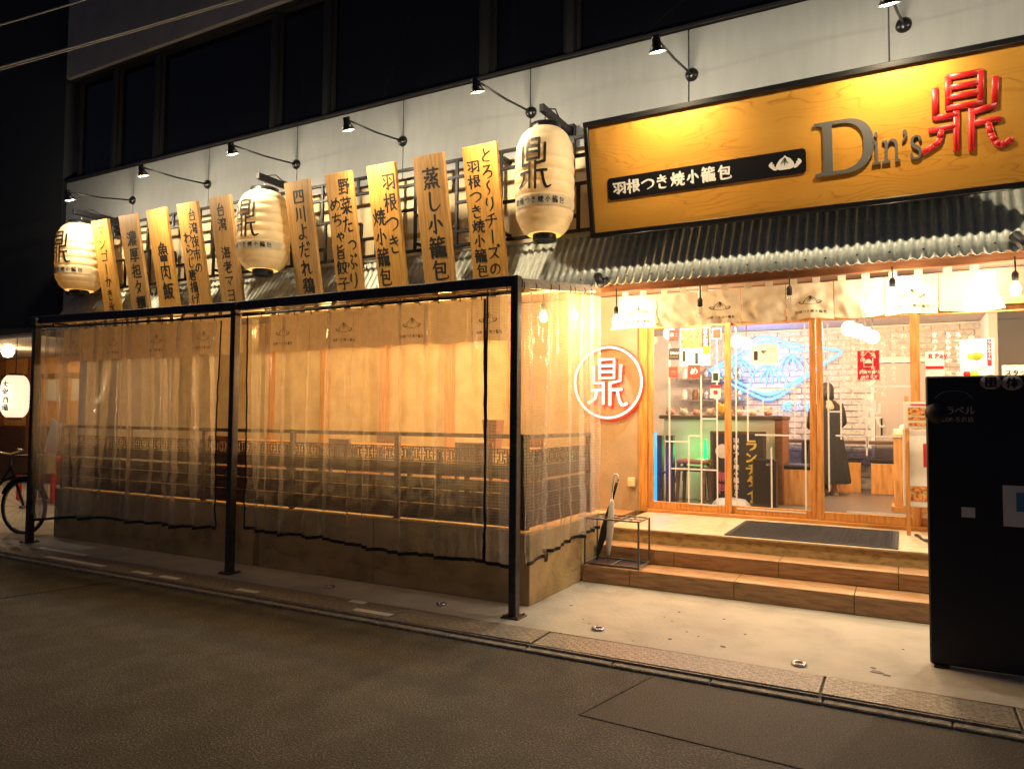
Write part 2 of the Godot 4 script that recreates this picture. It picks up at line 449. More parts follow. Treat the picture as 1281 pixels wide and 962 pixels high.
func clear(called: String, c: Color, rough := 0.05, backlight := 0.0) -> StandardMaterial3D:
	var m := mat(called, c, rough)
	m.transparency = BaseMaterial3D.TRANSPARENCY_ALPHA
	if backlight > 0.0:
		m.backlight_enabled = true
		m.backlight = Color(backlight, backlight, backlight).linear_to_srgb()
	return m

func lamp(parent: Node3D, called: String, at: Vector3, c: Color, energy: float, size := 0.03) -> void:
	var l := OmniLight3D.new()
	l.name = called
	l.light_color = c
	l.light_energy = energy
	l.light_size = size
	l.omni_range = 14.0
	l.omni_attenuation = 2.0
	l.shadow_enabled = true
	parent.add_child(l, true)
	l.position = at


func _ready() -> void:
	rng.seed = 7
	camera_and_light()
	materials()
	ground()
	building()
	neighbour()
	awning()
	lattice()
	big_sign()
	entrance()
	terrace()
	shop_inside()
	plaques()
	paper_lanterns()
	wall_lamps()
	curtains()
	norens()
	hanging_bulbs()
	street_things()


func camera_and_light() -> void:
	cam_basis = Basis.from_euler(Vector3(deg_to_rad(2.498), deg_to_rad(28.338), deg_to_rad(0.438)))
	var cam := Camera3D.new()
	cam.name = "camera"
	cam.fov = rad_to_deg(2.0 * atan(481.0 / FOCAL))
	cam.near = 0.05
	cam.far = 400.0
	add_child(cam)
	cam.position = CAM
	cam.basis = cam_basis
	cam.current = true
	var e := Environment.new()
	e.background_mode = Environment.BG_SKY
	var sky := ProceduralSkyMaterial.new()
	sky.sky_top_color = Color(0.06, 0.068, 0.115)
	sky.sky_horizon_color = Color(0.13, 0.138, 0.185)
	sky.ground_horizon_color = Color(0.03, 0.03, 0.04)
	sky.ground_bottom_color = Color(0.01, 0.01, 0.012)
	sky.sky_curve = 0.2
	e.sky = Sky.new()
	e.sky.sky_material = sky
	e.background_energy_multiplier = 2.0
	e.tonemap_mode = Environment.TONE_MAPPER_LINEAR
	e.tonemap_exposure = 1.0
	e.sdfgi_enabled = true
	e.ssao_enabled = true
	e.ssil_enabled = true
	var w := WorldEnvironment.new()
	w.name = "environment"
	w.environment = e
	add_child(w)
	var moon := DirectionalLight3D.new()
	moon.name = "moon_light"
	moon.light_color = Color(0.75, 0.82, 1.0)
	moon.light_energy = 0.004
	moon.light_angular_distance = 0.5
	moon.shadow_enabled = true
	moon.sky_mode = DirectionalLight3D.SKY_MODE_LIGHT_ONLY
	add_child(moon)
	moon.rotation_degrees = Vector3(-48, 35, 0)


func materials() -> void:
	grainy("asphalt", [lin(0.012, 0.012, 0.012), lin(0.032, 0.031, 0.03), lin(0.06, 0.058, 0.056), lin(0.16, 0.155, 0.15)], [0.22, 0.45, 0.6, 0.82], Vector3.ONE * 0.8, 0.8, 0.16, 0.5, 0.2)
	M.asphalt.detail_enabled = true
	M.asphalt.detail_blend_mode = BaseMaterial3D.BLEND_MODE_MUL
	M.asphalt.detail_uv_layer = BaseMaterial3D.DETAIL_UV_1
	M.asphalt.detail_albedo = noise_map(71, 0.006, [Color(0.86, 0.85, 0.84), Color(1, 1, 1)], [0.3, 0.7], 3)
	grainy("asphalt_relaid", [lin(0.012, 0.011, 0.011), lin(0.026, 0.025, 0.024), lin(0.05, 0.048, 0.046), lin(0.12, 0.115, 0.11)], [0.22, 0.45, 0.6, 0.85], Vector3.ONE * 1.1, 0.8, 0.16, 0.4, 0.2)
	grainy("asphalt_patch", [lin(0.02, 0.019, 0.018), lin(0.04, 0.037, 0.034)], [0.1, 0.9], Vector3.ONE * 0.7, 0.85, 0.03, 0.8, 0.25)
	grainy("concrete", [lin(0.33, 0.315, 0.285), lin(0.385, 0.37, 0.335), lin(0.42, 0.4, 0.365)], [0.15, 0.5, 0.85], Vector3.ONE * 0.35, 0.7, 0.012, 0.25, 0.12)
	grainy("kerb_stone", [lin(0.14, 0.13, 0.12), lin(0.3, 0.28, 0.25)], [0.2, 0.85], Vector3.ONE * 0.8, 0.85, 0.03, 0.6, 0.15)
	grainy("beige_paint", [lin(0.28, 0.195, 0.09), lin(0.4, 0.285, 0.135), lin(0.44, 0.32, 0.16)], [0.15, 0.5, 0.85], Vector3.ONE * 0.4, 0.7, 0.012, 0.3, 0.1)
	grainy("plaster", [lin(0.31, 0.24, 0.175), lin(0.37, 0.29, 0.21)], [0.2, 0.8], Vector3.ONE * 0.5, 0.85, 0.01, 0.2, 0.12)
	grainy("terrace_plaster", [lin(0.5, 0.4, 0.27), lin(0.62, 0.51, 0.36)], [0.2, 0.8], Vector3.ONE * 0.5, 0.85, 0.01, 0.2, 0.12)
	grainy("wall_panel", [lin(0.33, 0.34, 0.345), lin(0.36, 0.37, 0.375)], [0.2, 0.8], Vector3(0.9, 0.16, 0.9), 0.45, 0.015)
	grainy("upper_wall", [lin(0.34, 0.31, 0.31), lin(0.4, 0.37, 0.36)], [0.2, 0.8], Vector3.ONE * 0.3, 0.8, 0.012, 0.3, 0.1)
	mat("dark_metal", lin(0.018, 0.018, 0.022), 0.42, 0.4)
	grainy("post_paint", [lin(0.028, 0.028, 0.034), lin(0.045, 0.04, 0.042), lin(0.1, 0.05, 0.026)], [0.3, 0.68, 0.9], Vector3.ONE * 0.9, 0.45, 0.03, 0.15, 0.15)
	mat("window_frame", lin(0.035, 0.033, 0.035), 0.4, 0.5)
	mat("joint", lin(0.09, 0.085, 0.08), 0.9)
	mat("cream_panel", lin(0.62, 0.52, 0.34), 0.7)
	clear("tinted_glass", Color(0.06, 0.065, 0.08, 0.7), 0.03)
	grainy("zinc", [lin(0.34, 0.37, 0.35), lin(0.46, 0.5, 0.48), lin(0.54, 0.58, 0.56)], [0.2, 0.5, 0.85], Vector3(1.2, 0.5, 0.5), 0.42, 0.05)
	M.zinc.metallic = 0.12
	grainy("plate_steel", [lin(0.2, 0.18, 0.16), lin(0.3, 0.275, 0.245)], [0.2, 0.8], Vector3.ONE * 0.6, 0.55, 0.02)
	M.plate_steel.metallic = 0.25
	M.plate_steel.heightmap_enabled = true
	M.plate_steel.heightmap_scale = 1.0
	M.plate_steel.heightmap_texture = checker_relief()
	M.plate_steel.uv1_scale = Vector3.ONE * 2.0
	grainy("oak", [lin(0.36, 0.15, 0.035), lin(0.5, 0.235, 0.06), lin(0.58, 0.29, 0.085)], [0.15, 0.5, 0.85], Vector3(2.2, 0.22, 2.2), 0.45, 0.02, 0.12, 0.08)
	grainy("oak_flat", [lin(0.36, 0.15, 0.035), lin(0.5, 0.235, 0.06), lin(0.58, 0.29, 0.085)], [0.15, 0.5, 0.85], Vector3(0.22, 2.2, 2.2), 0.45, 0.02, 0.12, 0.08)
	grainy("dark_wood", [lin(0.035, 0.017, 0.009), lin(0.075, 0.036, 0.018), lin(0.1, 0.05, 0.026)], [0.15, 0.5, 0.85], Vector3(0.3, 2.4, 2.4), 0.5, 0.02, 0.15, 0.08)
	grainy("brown_wood", [lin(0.13, 0.045, 0.016), lin(0.2, 0.075, 0.028)], [0.2, 0.8], Vector3(0.3, 2.2, 2.2), 0.55, 0.02)
	grainy("step_tile", [lin(0.26, 0.145, 0.07), lin(0.38, 0.22, 0.11), lin(0.46, 0.285, 0.15)], [0.15, 0.5, 0.85], Vector3(0.35, 2.6, 1.6), 0.42, 0.02, 0.1, 0.08)
	grainy("landing_stone", [lin(0.4, 0.31, 0.2), lin(0.5, 0.4, 0.27)], [0.2, 0.8], Vector3.ONE * 0.6, 0.5, 0.02, 0.15, 0.1)
	grainy("riser_paint", [lin(0.3, 0.21, 0.085), lin(0.42, 0.31, 0.14), lin(0.46, 0.35, 0.17)], [0.22, 0.4, 0.8], Vector3(0.6, 1.1, 0.6), 0.7, 0.03, 0.2, 0.1)
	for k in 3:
		var shade_tone: float = [1.04, 0.8, 0.95][k]  # duller cedars have weaker lamp light painted in, besides mild natural wood variation
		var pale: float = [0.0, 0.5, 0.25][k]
		var wood := func(r: float, g: float, b: float) -> Color: return lin(r * shade_tone, lerpf(g, g * 1.15, pale) * shade_tone, lerpf(b, b * 2.2, pale) * shade_tone)
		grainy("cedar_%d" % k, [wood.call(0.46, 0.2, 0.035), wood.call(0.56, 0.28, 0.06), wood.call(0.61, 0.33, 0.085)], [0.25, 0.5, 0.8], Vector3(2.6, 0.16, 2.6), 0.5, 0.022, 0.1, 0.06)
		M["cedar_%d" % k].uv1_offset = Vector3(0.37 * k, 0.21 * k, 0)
	mat("ink", lin(0.012, 0.01, 0.009), 0.55)
	mat("white_paint", lin(0.72, 0.7, 0.66), 0.5)
	mat("red_paint", lin(0.5, 0.008, 0.01), 0.38)
	M.red_paint.clearcoat_enabled = true
	M.red_paint.clearcoat = 0.25
	mat("grey_metal", lin(0.13, 0.128, 0.125), 0.4, 0.2)
	mat("black_gloss", lin(0.008, 0.008, 0.009), 0.3)
	mat("black_matt", lin(0.013, 0.012, 0.019), 0.5)
	mat("black_rubber", lin(0.012, 0.012, 0.013), 0.8)
	grainy("lantern_paper", [lin(0.66, 0.56, 0.36), lin(0.74, 0.65, 0.45)], [0.2, 0.8], Vector3.ONE * 0.9, 0.55, 0.012)
	M.lantern_paper.backlight_enabled = true
	M.lantern_paper.backlight = Color(0.5, 0.45, 0.35)
	grainy("noren_cloth", [lin(0.62, 0.55, 0.44), lin(0.7, 0.63, 0.52)], [0.2, 0.8], Vector3.ONE * 1.2, 0.9, 0.02, 0.05, 0.2)
	M.noren_cloth.backlight_enabled = true
	M.noren_cloth.backlight = Color(0.62, 0.58, 0.5)
	clear("vinyl", Color(0.92, 0.88, 0.84, 0.05), 0.1, 0.19)
	mat("thread", lin(0.2, 0.175, 0.145), 0.5)
	M.thread.backlight_enabled = true
	M.thread.backlight = Color(0.45, 0.42, 0.38)
	clear("window_pane", Color(0.95, 0.97, 0.97, 0.02), 0.02)
	mat("cut_film", lin(0.62, 0.62, 0.64), 0.6)
	grainy("mat_fibre", [lin(0.03, 0.03, 0.04), lin(0.055, 0.055, 0.07)], [0.2, 0.8], Vector3.ONE * 1.4, 0.95, 0.05, 1.2, 0.3)
	grainy("whitewash_brick", [lin(0.34, 0.315, 0.285), lin(0.45, 0.42, 0.385), lin(0.52, 0.485, 0.45)], [0.2, 0.5, 0.8], Vector3.ONE * 0.8, 0.85, 0.03, 0.5, 0.1)
	grainy("shop_floor", [lin(0.1, 0.08, 0.07), lin(0.17, 0.14, 0.12)], [0.2, 0.8], Vector3(0.5, 0.5, 2.0), 0.35, 0.02)
	mat("white_wall", lin(0.6, 0.57, 0.53), 0.8)
	mat("ceiling_paint", lin(0.42, 0.36, 0.3), 0.85)
	mat("grey_door", lin(0.36, 0.33, 0.31), 0.5)
	mat("paper", lin(0.7, 0.66, 0.6), 0.8)
	mat("poster_red", lin(0.5, 0.012, 0.02), 0.4)
	mat("poster_orange", lin(0.7, 0.28, 0.02), 0.5)
	mat("yellow_paint", lin(0.7, 0.52, 0.03), 0.5)
	mat("pink_paint", lin(0.6, 0.12, 0.16), 0.5)
	grainy("food_print", [lin(0.06, 0.04, 0.02), lin(0.5, 0.2, 0.04), lin(0.62, 0.1, 0.03), lin(0.75, 0.5, 0.18), lin(0.2, 0.28, 0.06)], [0.2, 0.4, 0.5, 0.62, 0.78], Vector3.ONE * 1.5, 0.5, 0.03)
	grainy("box_wood", [lin(0.42, 0.18, 0.045), lin(0.56, 0.28, 0.08), lin(0.62, 0.34, 0.11)], [0.15, 0.5, 0.85], Vector3(2.0, 0.25, 2.0), 0.5, 0.02)
	mat("skin", lin(0.42, 0.24, 0.16), 0.55)
	mat("hair", lin(0.012, 0.01, 0.01), 0.45)
	grainy("dress_cloth", [lin(0.008, 0.008, 0.01), lin(0.015, 0.015, 0.019)], [0.2, 0.8], Vector3.ONE * 2.0, 0.9, 0.03)
	mat("chrome", lin(0.55, 0.55, 0.56), 0.22, 0.9)
	mat("bike_paint", lin(0.012, 0.02, 0.02), 0.3, 0.2)
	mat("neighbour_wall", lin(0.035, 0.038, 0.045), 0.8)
	mat("rust_red", lin(0.26, 0.05, 0.02), 0.6)
	mat("plush_pink", lin(0.6, 0.3, 0.25), 0.9)
	mat("plush_white", lin(0.65, 0.58, 0.5), 0.9)
	mat("plush_yellow", lin(0.7, 0.4, 0.05), 0.9)
	glow("bulb_glow", Color(1.0, 0.78, 0.45), 14.0)
	glow("globe_glow", Color(1.0, 0.88, 0.68), 7.0)
	glow("spot_glow", Color(1.0, 0.86, 0.62), 16.0)
	glow("down_glow", Color(1.0, 0.95, 0.88), 14.0)
	glow("neon_white", Color(1.0, 0.86, 0.78), 2.6)
	glow("neon_red", Color(1.0, 0.2, 0.06), 2.6)
	glow("neon_blue", Color(0.42, 0.72, 1.0), 2.7)
	glow("neon_cyan", Color(0.02, 0.55, 1.0), 2.5)
	glow("led_blue", Color(0.03, 0.06, 1.0), 2.2)
	glow("led_green", Color(0.0, 1.0, 0.5), 1.6)
	glow("neighbour_lantern_glow", Color(1.0, 0.9, 0.76), 1.0)


# raised lozenges of a non-slip steel plate
func checker_relief() -> ImageTexture:
	var n := 512
	var im := Image.create(n, n, false, Image.FORMAT_RGB8)
	var cell := 32.0
	for y in n:
		for x in n:
			var i := int(floor(x / cell))
			var j := int(floor(y / cell))
			var p := Vector2(fmod(x, cell) - cell / 2, fmod(y, cell) - cell / 2)
			var q := p.rotated(PI / 4 if (i + j) % 2 == 0 else -PI / 4)
			var d := maxf(absf(q.x) / 13.0, absf(q.y) / 4.5)
			var v := clampf((1.15 - d) * 5.0, 0.0, 1.0)
			im.set_pixel(x, y, Color(v, v, v))
	return ImageTexture.create_from_image(im)


func ground() -> void:
	structure("ground", span(S(), Vector3(-70, -0.4, -60), Vector3(60, -0.05, 60)), M.asphalt)
	structure("road", span(S(), Vector3(-60, -0.049, -4.3), Vector3(50, -0.035, 9)), M.asphalt)
	# the patch of newer asphalt with its sealed seams
	var a := on_y(725, 893, -0.03)
	var b := on_y(830, 838, -0.03)
	var c := on_y(1010, 962, -0.03)
	var st := S()
	var seam := func(p: Vector3, q: Vector3, w: float) -> void: bar(st, Vector3(p.x, -0.0335, p.z), Vector3(q.x, -0.0335, q.z), w, 0.004)
	seam.call(a, b, 0.012)
	seam.call(a, c, 0.012)
	var l0 := on_y(0, 748, -0.03)
	var l1 := on_y(150, 726, -0.03)
	seam.call(l0, l1, 0.02)
	structure("road_seam", st, M.asphalt_patch)
	var relaid := PackedVector2Array()
	for p in [a, b, on_y(1281, 925, -0.03), on_y(1281, 1060, -0.03), c]:
		relaid.append(Vector2(p.x, p.z))
	structure("relaid_asphalt", prism(S(), relaid, Vector3(0, -0.0348, 0), Vector3.RIGHT, Vector3.BACK, Vector3(0, 0.0006, 0)), M.asphalt_relaid)
	structure("pavement", span(S(), Vector3(-60, -0.05, -9.0), Vector3(50, 0.0, -4.66)), M.concrete)
	# pavement slabs in front of the steps show their joints
	var kerb := S()
	var x := -40.0
	while x < 20.0:
		span(kerb, Vector3(x, -0.05, -4.40), Vector3(x + 0.595, -0.018, -4.27), 0.006)
		x += 0.6
	structure("kerb", kerb, M.kerb_stone)
	# non-slip steel plates along the kerb, each one lying on the pavement edge
	structure("gutter", span(S(), Vector3(-60, -0.05, -4.659), Vector3(50, -0.022, -4.405)), M.kerb_stone)
	var edges := [-14.0, -11.2, -9.5, -7.9, -6.4, -4.9, -3.4, -2.19, -0.42, 0.49, 1.9, 3.4]
	for i in edges.size() - 1:
		var t := thing("steel_ramp_plate", "non slip steel plate bridging the gutter along the kerb", "steel plate", "steel plates along the kerb")
		t.position = Vector3((edges[i] + edges[i + 1]) * 0.5, 0, -4.5)  # duller cedar goes to the boards that catch less lamp light
		var w: float = edges[i + 1] - edges[i] - 0.012
		var tilt: float = rng.randf_range(-0.004, 0.004)
		part(t, "plate", bar(S(), Vector3(-w / 2, -0.004 + tilt, 0), Vector3(w / 2, -0.004 - tilt, 0), 0.30, 0.012, 0.003), M.plate_steel)
		var lip := S()
		span(lip, Vector3(-w / 2, -0.022, 0.152), Vector3(w / 2, -0.004, 0.165))
		part(t, "front_lip", lip, M.plate_steel)
	# worn white paint dashes on the kerb line by the terrace
	var dash := S()
	for d in [[-8.5, -7.6, -4.66], [-7.9, -6.9, -4.42], [-6.45, -6.2, -4.42], [-6.05, -5.8, -4.42], [-5.05, -4.8, -4.42], [-3.75, -3.4, -4.42], [-3.95, -3.8, -4.6]]:
		span(dash, Vector3(d[0], 0.0022, d[2] - 0.035), Vector3(d[1], 0.005, d[2] + 0.03))
	structure("painted_marking", dash, M.white_paint)
	for p in [[748, 788, "before the umbrella stand"], [1000, 832, "before the middle of the steps"], [552, 757, "beside the terrace corner post"], [412, 735, "between the middle and corner terrace posts"]]:
		var at := on_y(p[0], p[1], 0.0)
		var t := thing("bolt_cap", "small round steel pavement cap %s" % p[2], "bolt cap", "steel caps in the pavement", at)
		part(t, "ring", lathe(S(true), [Vector2(0.028, 0.0), Vector2(0.045, 0.0), Vector2(0.045, 0.012), Vector2(0.038, 0.018), Vector2(0.028, 0.016), Vector2(0.026, 0.006)], 20), M.chrome)
		part(t, "plug", lathe(S(true), [Vector2(0.026, 0.007), Vector2(0.012, 0.01), Vector2(0.0, 0.01)], 16), M.rust_red)
	var stain := S()
	var spots := [[1097, 841, 0.035], [1110, 845, 0.02], [905, 809, 0.02], [838, 800, 0.012], [1093, 836, 0.015]]
	for k in 14:
		spots.append([rng.randf_range(690, 1150), 0.0, rng.randf_range(0.004, 0.011)])
		spots[-1][1] = lerpf(750, 790, (spots[-1][0] - 690) / 460.0) + rng.randf_range(0, 45)
	for p in spots:
		var at := on_y(p[0], p[1], 0.0)
		var poly := PackedVector2Array()
		for k in 11:
			poly.append(Vector2(cos(TAU * k / 11), sin(TAU * k / 11) * 0.7) * p[2] * rng.randf_range(0.7, 1.2))
		prism(stain, poly, at + Vector3(0, 0.001, 0), Vector3.RIGHT, Vector3.FORWARD, Vector3(0, 0.002, 0))
	structure("pavement_stain", stain, M.black_matt)


func building() -> void:
	var b := thing("restaurant_building", "two storey building with pale grey wall panels and dark upper windows", "building")
	# pale panels over the awning, one mesh each with an open joint between
	var xs := [-11.75, -10.05, -8.4, -6.75, -5.08, -3.42, -1.74, -0.06, 1.62, 3.3, 5.0, 6.7]
	for i in xs.size() - 1:
		part(b, "wall_panel", span(S(), Vector3(xs[i] + 0.006, 3.0, ZW - 0.04), Vector3(xs[i + 1] - 0.006, 5.17, ZW), 0.004), M.wall_panel)
	part(b, "panel_backing", span(S(), Vector3(-11.74, 2.95, ZW - 0.2), Vector3(6.7, 5.18, ZW - 0.045)), M.joint)
	part(b, "sill_trim", span(S(), Vector3(-11.76, 5.18, ZW - 0.2), Vector3(6.7, 5.215, ZW + 0.03), 0.004), M.window_frame)
	# band of windows
	var win := [[-11.6, -10.66], [-10.6, -9.66], [-9.6, -7.28], [-7.2, -6.36], [-6.28, -4.05], [-3.95, -3.02], [-2.94, -0.6], [-0.5, 0.5], [0.58, 2.9], [3.0, 3.9], [4.0, 6.6]]
	for w in win:
		var o := part(b, "window", frame_shape(w[0], w[1], 5.22, 6.84, ZW - 0.16, ZW - 0.07, 0.05), M.window_frame)
		part(o, "pane", span(S(), Vector3(w[0] + 0.05, 5.27, ZW - 0.13), Vector3(w[1] - 0.05, 6.79, ZW - 0.12)), M.tinted_glass)
	for i in win.size() - 1:
		part(b, "mullion", span(S(), Vector3(win[i][1], 5.22, ZW - 0.17), Vector3(win[i + 1][0], 6.84, ZW - 0.02), 0.004), M.window_frame)
	part(b, "upper_wall", span(S(), Vector3(-11.75, 6.85, ZW - 0.3), Vector3(6.7, 14.0, ZW + 0.06)), M.upper_wall)
	part(b, "head_trim", span(S(), Vector3(-11.75, 6.8, ZW - 0.19), Vector3(6.7, 6.848, ZW + 0.0)), M.window_frame)
	part(b, "side_wall", span(S(), Vector3(-11.75, 0.0, -20), Vector3(-11.55, 14.0, ZW - 0.31)), M.upper_wall)
	part(b, "upper_room_wall", span(S(), Vector3(-11.54, 3.05, -9.9), Vector3(6.7, 7.4, -9.8)), M.white_wall)
	part(b, "upper_room_wall", span(S(), Vector3(6.71, 3.0, -9.9), Vector3(6.9, 14.0, ZW)), M.white_wall)
	part(b, "upper_room_ceiling", span(S(), Vector3(-11.54, 7.41, -9.9), Vector3(6.7, 7.6, ZW - 0.31)), M.ceiling_paint)
	part(b, "upper_room_floor", span(S(), Vector3(-11.54, 4.2, -9.79), Vector3(6.7, 4.3, ZW - 0.21)), M.shop_floor)
	for k in 4:
		part(b, "upper_partition", span(S(), Vector3(-8.0 + k * 3.6, 4.31, -9.79), Vector3(-7.9 + k * 3.6, 7.4, -8.0)), M.white_wall)
	# soffit and the recessed ground floor
	part(b, "soffit", span(S(), Vector3(-11.5, 2.94, -12.6), Vector3(6.7, 3.04, ZW - 0.21)), M.ceiling_paint)
	part(b, "corner_pier", span(S(), Vector3(-11.54, 0.0, -8.4), Vector3(-11.0, 2.93, -7.2), 0.01), M.upper_wall)
	part(b, "plaster_wall", span(S(), Vector3(-4.3, FL - 0.3, ZD - 0.22), Vector3(-2.70, 2.93, ZD - 0.01)), M.plaster)
	part(b, "terrace_wall", span(S(), Vector3(-11.0, FL - 0.3, ZD - 0.22), Vector3(-4.302, 2.93, ZD - 0.01)), M.terrace_plaster)
	part(b, "right_wall", span(S(), Vector3(2.55, 0.0, ZD - 0.22), Vector3(6.7, 2.93, ZD - 0.01)), M.plaster)
	part(b, "header", span(S(), Vector3(-2.698, 2.66, ZD - 0.2), Vector3(2.548, 2.93, ZD - 0.03)), M.brown_wood)
	part(b, "shop_floor", span(S(), Vector3(-4.3, FL - 0.1, -12.6), Vector3(3.2, FL, ZD - 0.0)), M.shop_floor)
	var bw := part(b, "back_wall", span(S(), Vector3(-4.3, FL, -12.62), Vector3(3.2, 2.93, -12.42)), M.white_wall)
	# whitewashed bricks: real pieces, each with its own depth
	var kinds := []
	for k in 5:
		kinds.append(done(box(S(), Vector3.ZERO, Vector3(0.352, 0.082, 0.05 + 0.008 * k), 0.006)))
	for row in 27:
		var y := FL + 0.046 + row * 0.092
		var x := -3.05 + (0.18 if row % 2 else 0.0)
		while x < 0.95:
			if not (x > -0.42 and x < 0.42 and y < 2.4):
				var o := part(bw, "brick", kinds[rng.randi() % 5], M.whitewash_brick)
				o.position = Vector3(x, y, -12.42)
			x += 0.362
	part(b, "inner_left_wall", span(S(), Vector3(-4.3, FL, -12.41), Vector3(-4.15, 2.93, ZD - 0.23)), M.white_wall)
	part(b, "inner_right_wall", span(S(), Vector3(2.56, FL, -12.41), Vector3(2.7, 2.93, ZD - 0.23)), M.white_wall)
	part(b, "partition", span(S(), Vector3(1.0, FL, -12.4), Vector3(1.1, 2.93, -11.3)), M.white_wall)
	var d := part(b, "inner_door", span(S(), Vector3(-0.38, FL + 0.01, -12.4), Vector3(0.36, 2.34, -12.36), 0.006), M.grey_door)
	part(d, "door_frame", frame_shape(-0.43, 0.41, FL, 2.4, -12.41, -12.34, 0.05), M.cut_film)
	part(d, "handle", bar(S(), Vector3(-0.29, 1.25, -12.33), Vector3(-0.29, 1.52, -12.33), 0.025, 0.025, 0.004), M.black_gloss)
	# steps and landing, tiled in wood pattern
	var s := thing("entrance_steps", "two wood patterned tile steps up to the stone landing", "steps")
	for row in [[0.0, 0.15, -6.2, -6.56], [0.15, 0.285, -6.55, -6.86]]:
		part(s, "step_core", span(S(), Vector3(-2.58, row[0] + 0.001, row[3]), Vector3(3.2, row[1] - 0.013, row[2] - 0.013)), M.joint)
		var x: float = -2.6
		var k := 0
		while x < 3.2:
			var w := 0.9 if k > 0 else (0.45 if row[0] == 0.0 else 0.75)
			part(s, "tread_tile", span(S(), Vector3(x + 0.002, row[1] - 0.012, row[3] + 0.012), Vector3(x + w - 0.002, row[1], row[2] - 0.0125), 0.003), M.step_tile)
			part(s, "riser_tile", span(S(), Vector3(x + 0.002, row[0] + 0.003, row[2] - 0.012), Vector3(x + w - 0.002, row[1] + 0.001, row[2]), 0.003), M.step_tile)
			x += w
			k += 1
	part(s, "landing_riser", span(S(), Vector3(-2.6, 0.0, -6.9), Vector3(3.2, FL - 0.022, -6.84)), M.riser_paint)
	part(s, "landing_slab", span(S(), Vector3(-2.6, FL - 0.021, ZD + 0.001), Vector3(3.2, FL, -6.825), 0.004), M.landing_stone)


func frame_shape(x0: float, x1: float, y0: float, y1: float, z0: float, z1: float, w: float) -> SurfaceTool:
	var st := S()
	span(st, Vector3(x0, y0, z0), Vector3(x0 + w, y1, z1), 0.003)
	span(st, Vector3(x1 - w, y0, z0), Vector3(x1, y1, z1), 0.003)
	span(st, Vector3(x0 + w, y0, z0 + 0.002), Vector3(x1 - w, y0 + w, z1 - 0.002), 0.003)
	span(st, Vector3(x0 + w, y1 - w, z0 + 0.002), Vector3(x1 - w, y1, z1 - 0.002), 0.003)
	return st


func awning() -> void:
	var a := thing("corrugated_awning", "steep weathered corrugated zinc awning along the shop front", "awning")
	var lo := Vector3(0, 2.72, -6.29)
	var hi := Vector3(0, 3.30, -6.668)
	var along := (hi - lo)
	var n := Vector3(0, 0.378, 0.58).normalized()
	var pitch := 0.0765
	var x := -11.4
	var k := 0
	while x < 3.0:
		var w := pitch * 8.5
		var raise := 0.004 * (k % 2)
		var x0 := x
		var f := func(u: float, v: float) -> Vector3:
			var xx := x0 + u * (w + pitch * 0.7)
			return Vector3(xx, lo.y, lo.z) + along * v + n * (0.011 * cos(TAU * xx / pitch) + raise)
		var st := S(true)
		sheet(st, 74, 3, f, n)
		sheet(st, 74, 1, func(u: float, v: float) -> Vector3: return f.call(u, v) - n * 0.0025, -n)
		sheet(st, 74, 1, func(u: float, v: float) -> Vector3: return f.call(u, 0.0) - n * 0.0025 * v, Vector3(0, -1, 0))
		var o := part(a, "corrugated_sheet", st, M.zinc)
		for b in 3:
			var xx := (roundf((x0 + w * (b + 0.3) / 3.0) / pitch)) * pitch
			part(o, "screw", lathe(S(true), [Vector2(0.009, 0.0), Vector2(0.008, 0.004), Vector2(0.0, 0.006)], 8, Transform3D(Basis(Vector3.RIGHT, n, Vector3.RIGHT.cross(n)), Vector3(xx, lo.y, lo.z) + along * 0.12 + n * (0.0125 + raise))), M.black_matt)
		x += w
		k += 1
	# brown beam under the edge, with brackets
	part(a, "edge_beam", span(S(), Vector3(-2.5, 2.665, -6.43), Vector3(3.0, 2.725, -6.38), 0.004), M.brown_wood)
	part(a, "inner_beam", span(S(), Vector3(-2.5, 2.735, -6.62), Vector3(3.0, 2.785, -6.58), 0.004), M.brown_wood)
	for bx in [-2.42, -1.6, -0.82, -0.02, 0.5, 1.5]:
		part(a, "bracket", bar(S(), Vector3(bx, 2.74, -6.36), Vector3(bx, 2.79, -6.72), 0.03, 0.035), M.brown_wood)
	part(a, "top_flashing", bar(S(), Vector3(-11.4, 3.305, -6.66), Vector3(3.0, 3.305, -6.66), 0.05, 0.012), M.zinc)


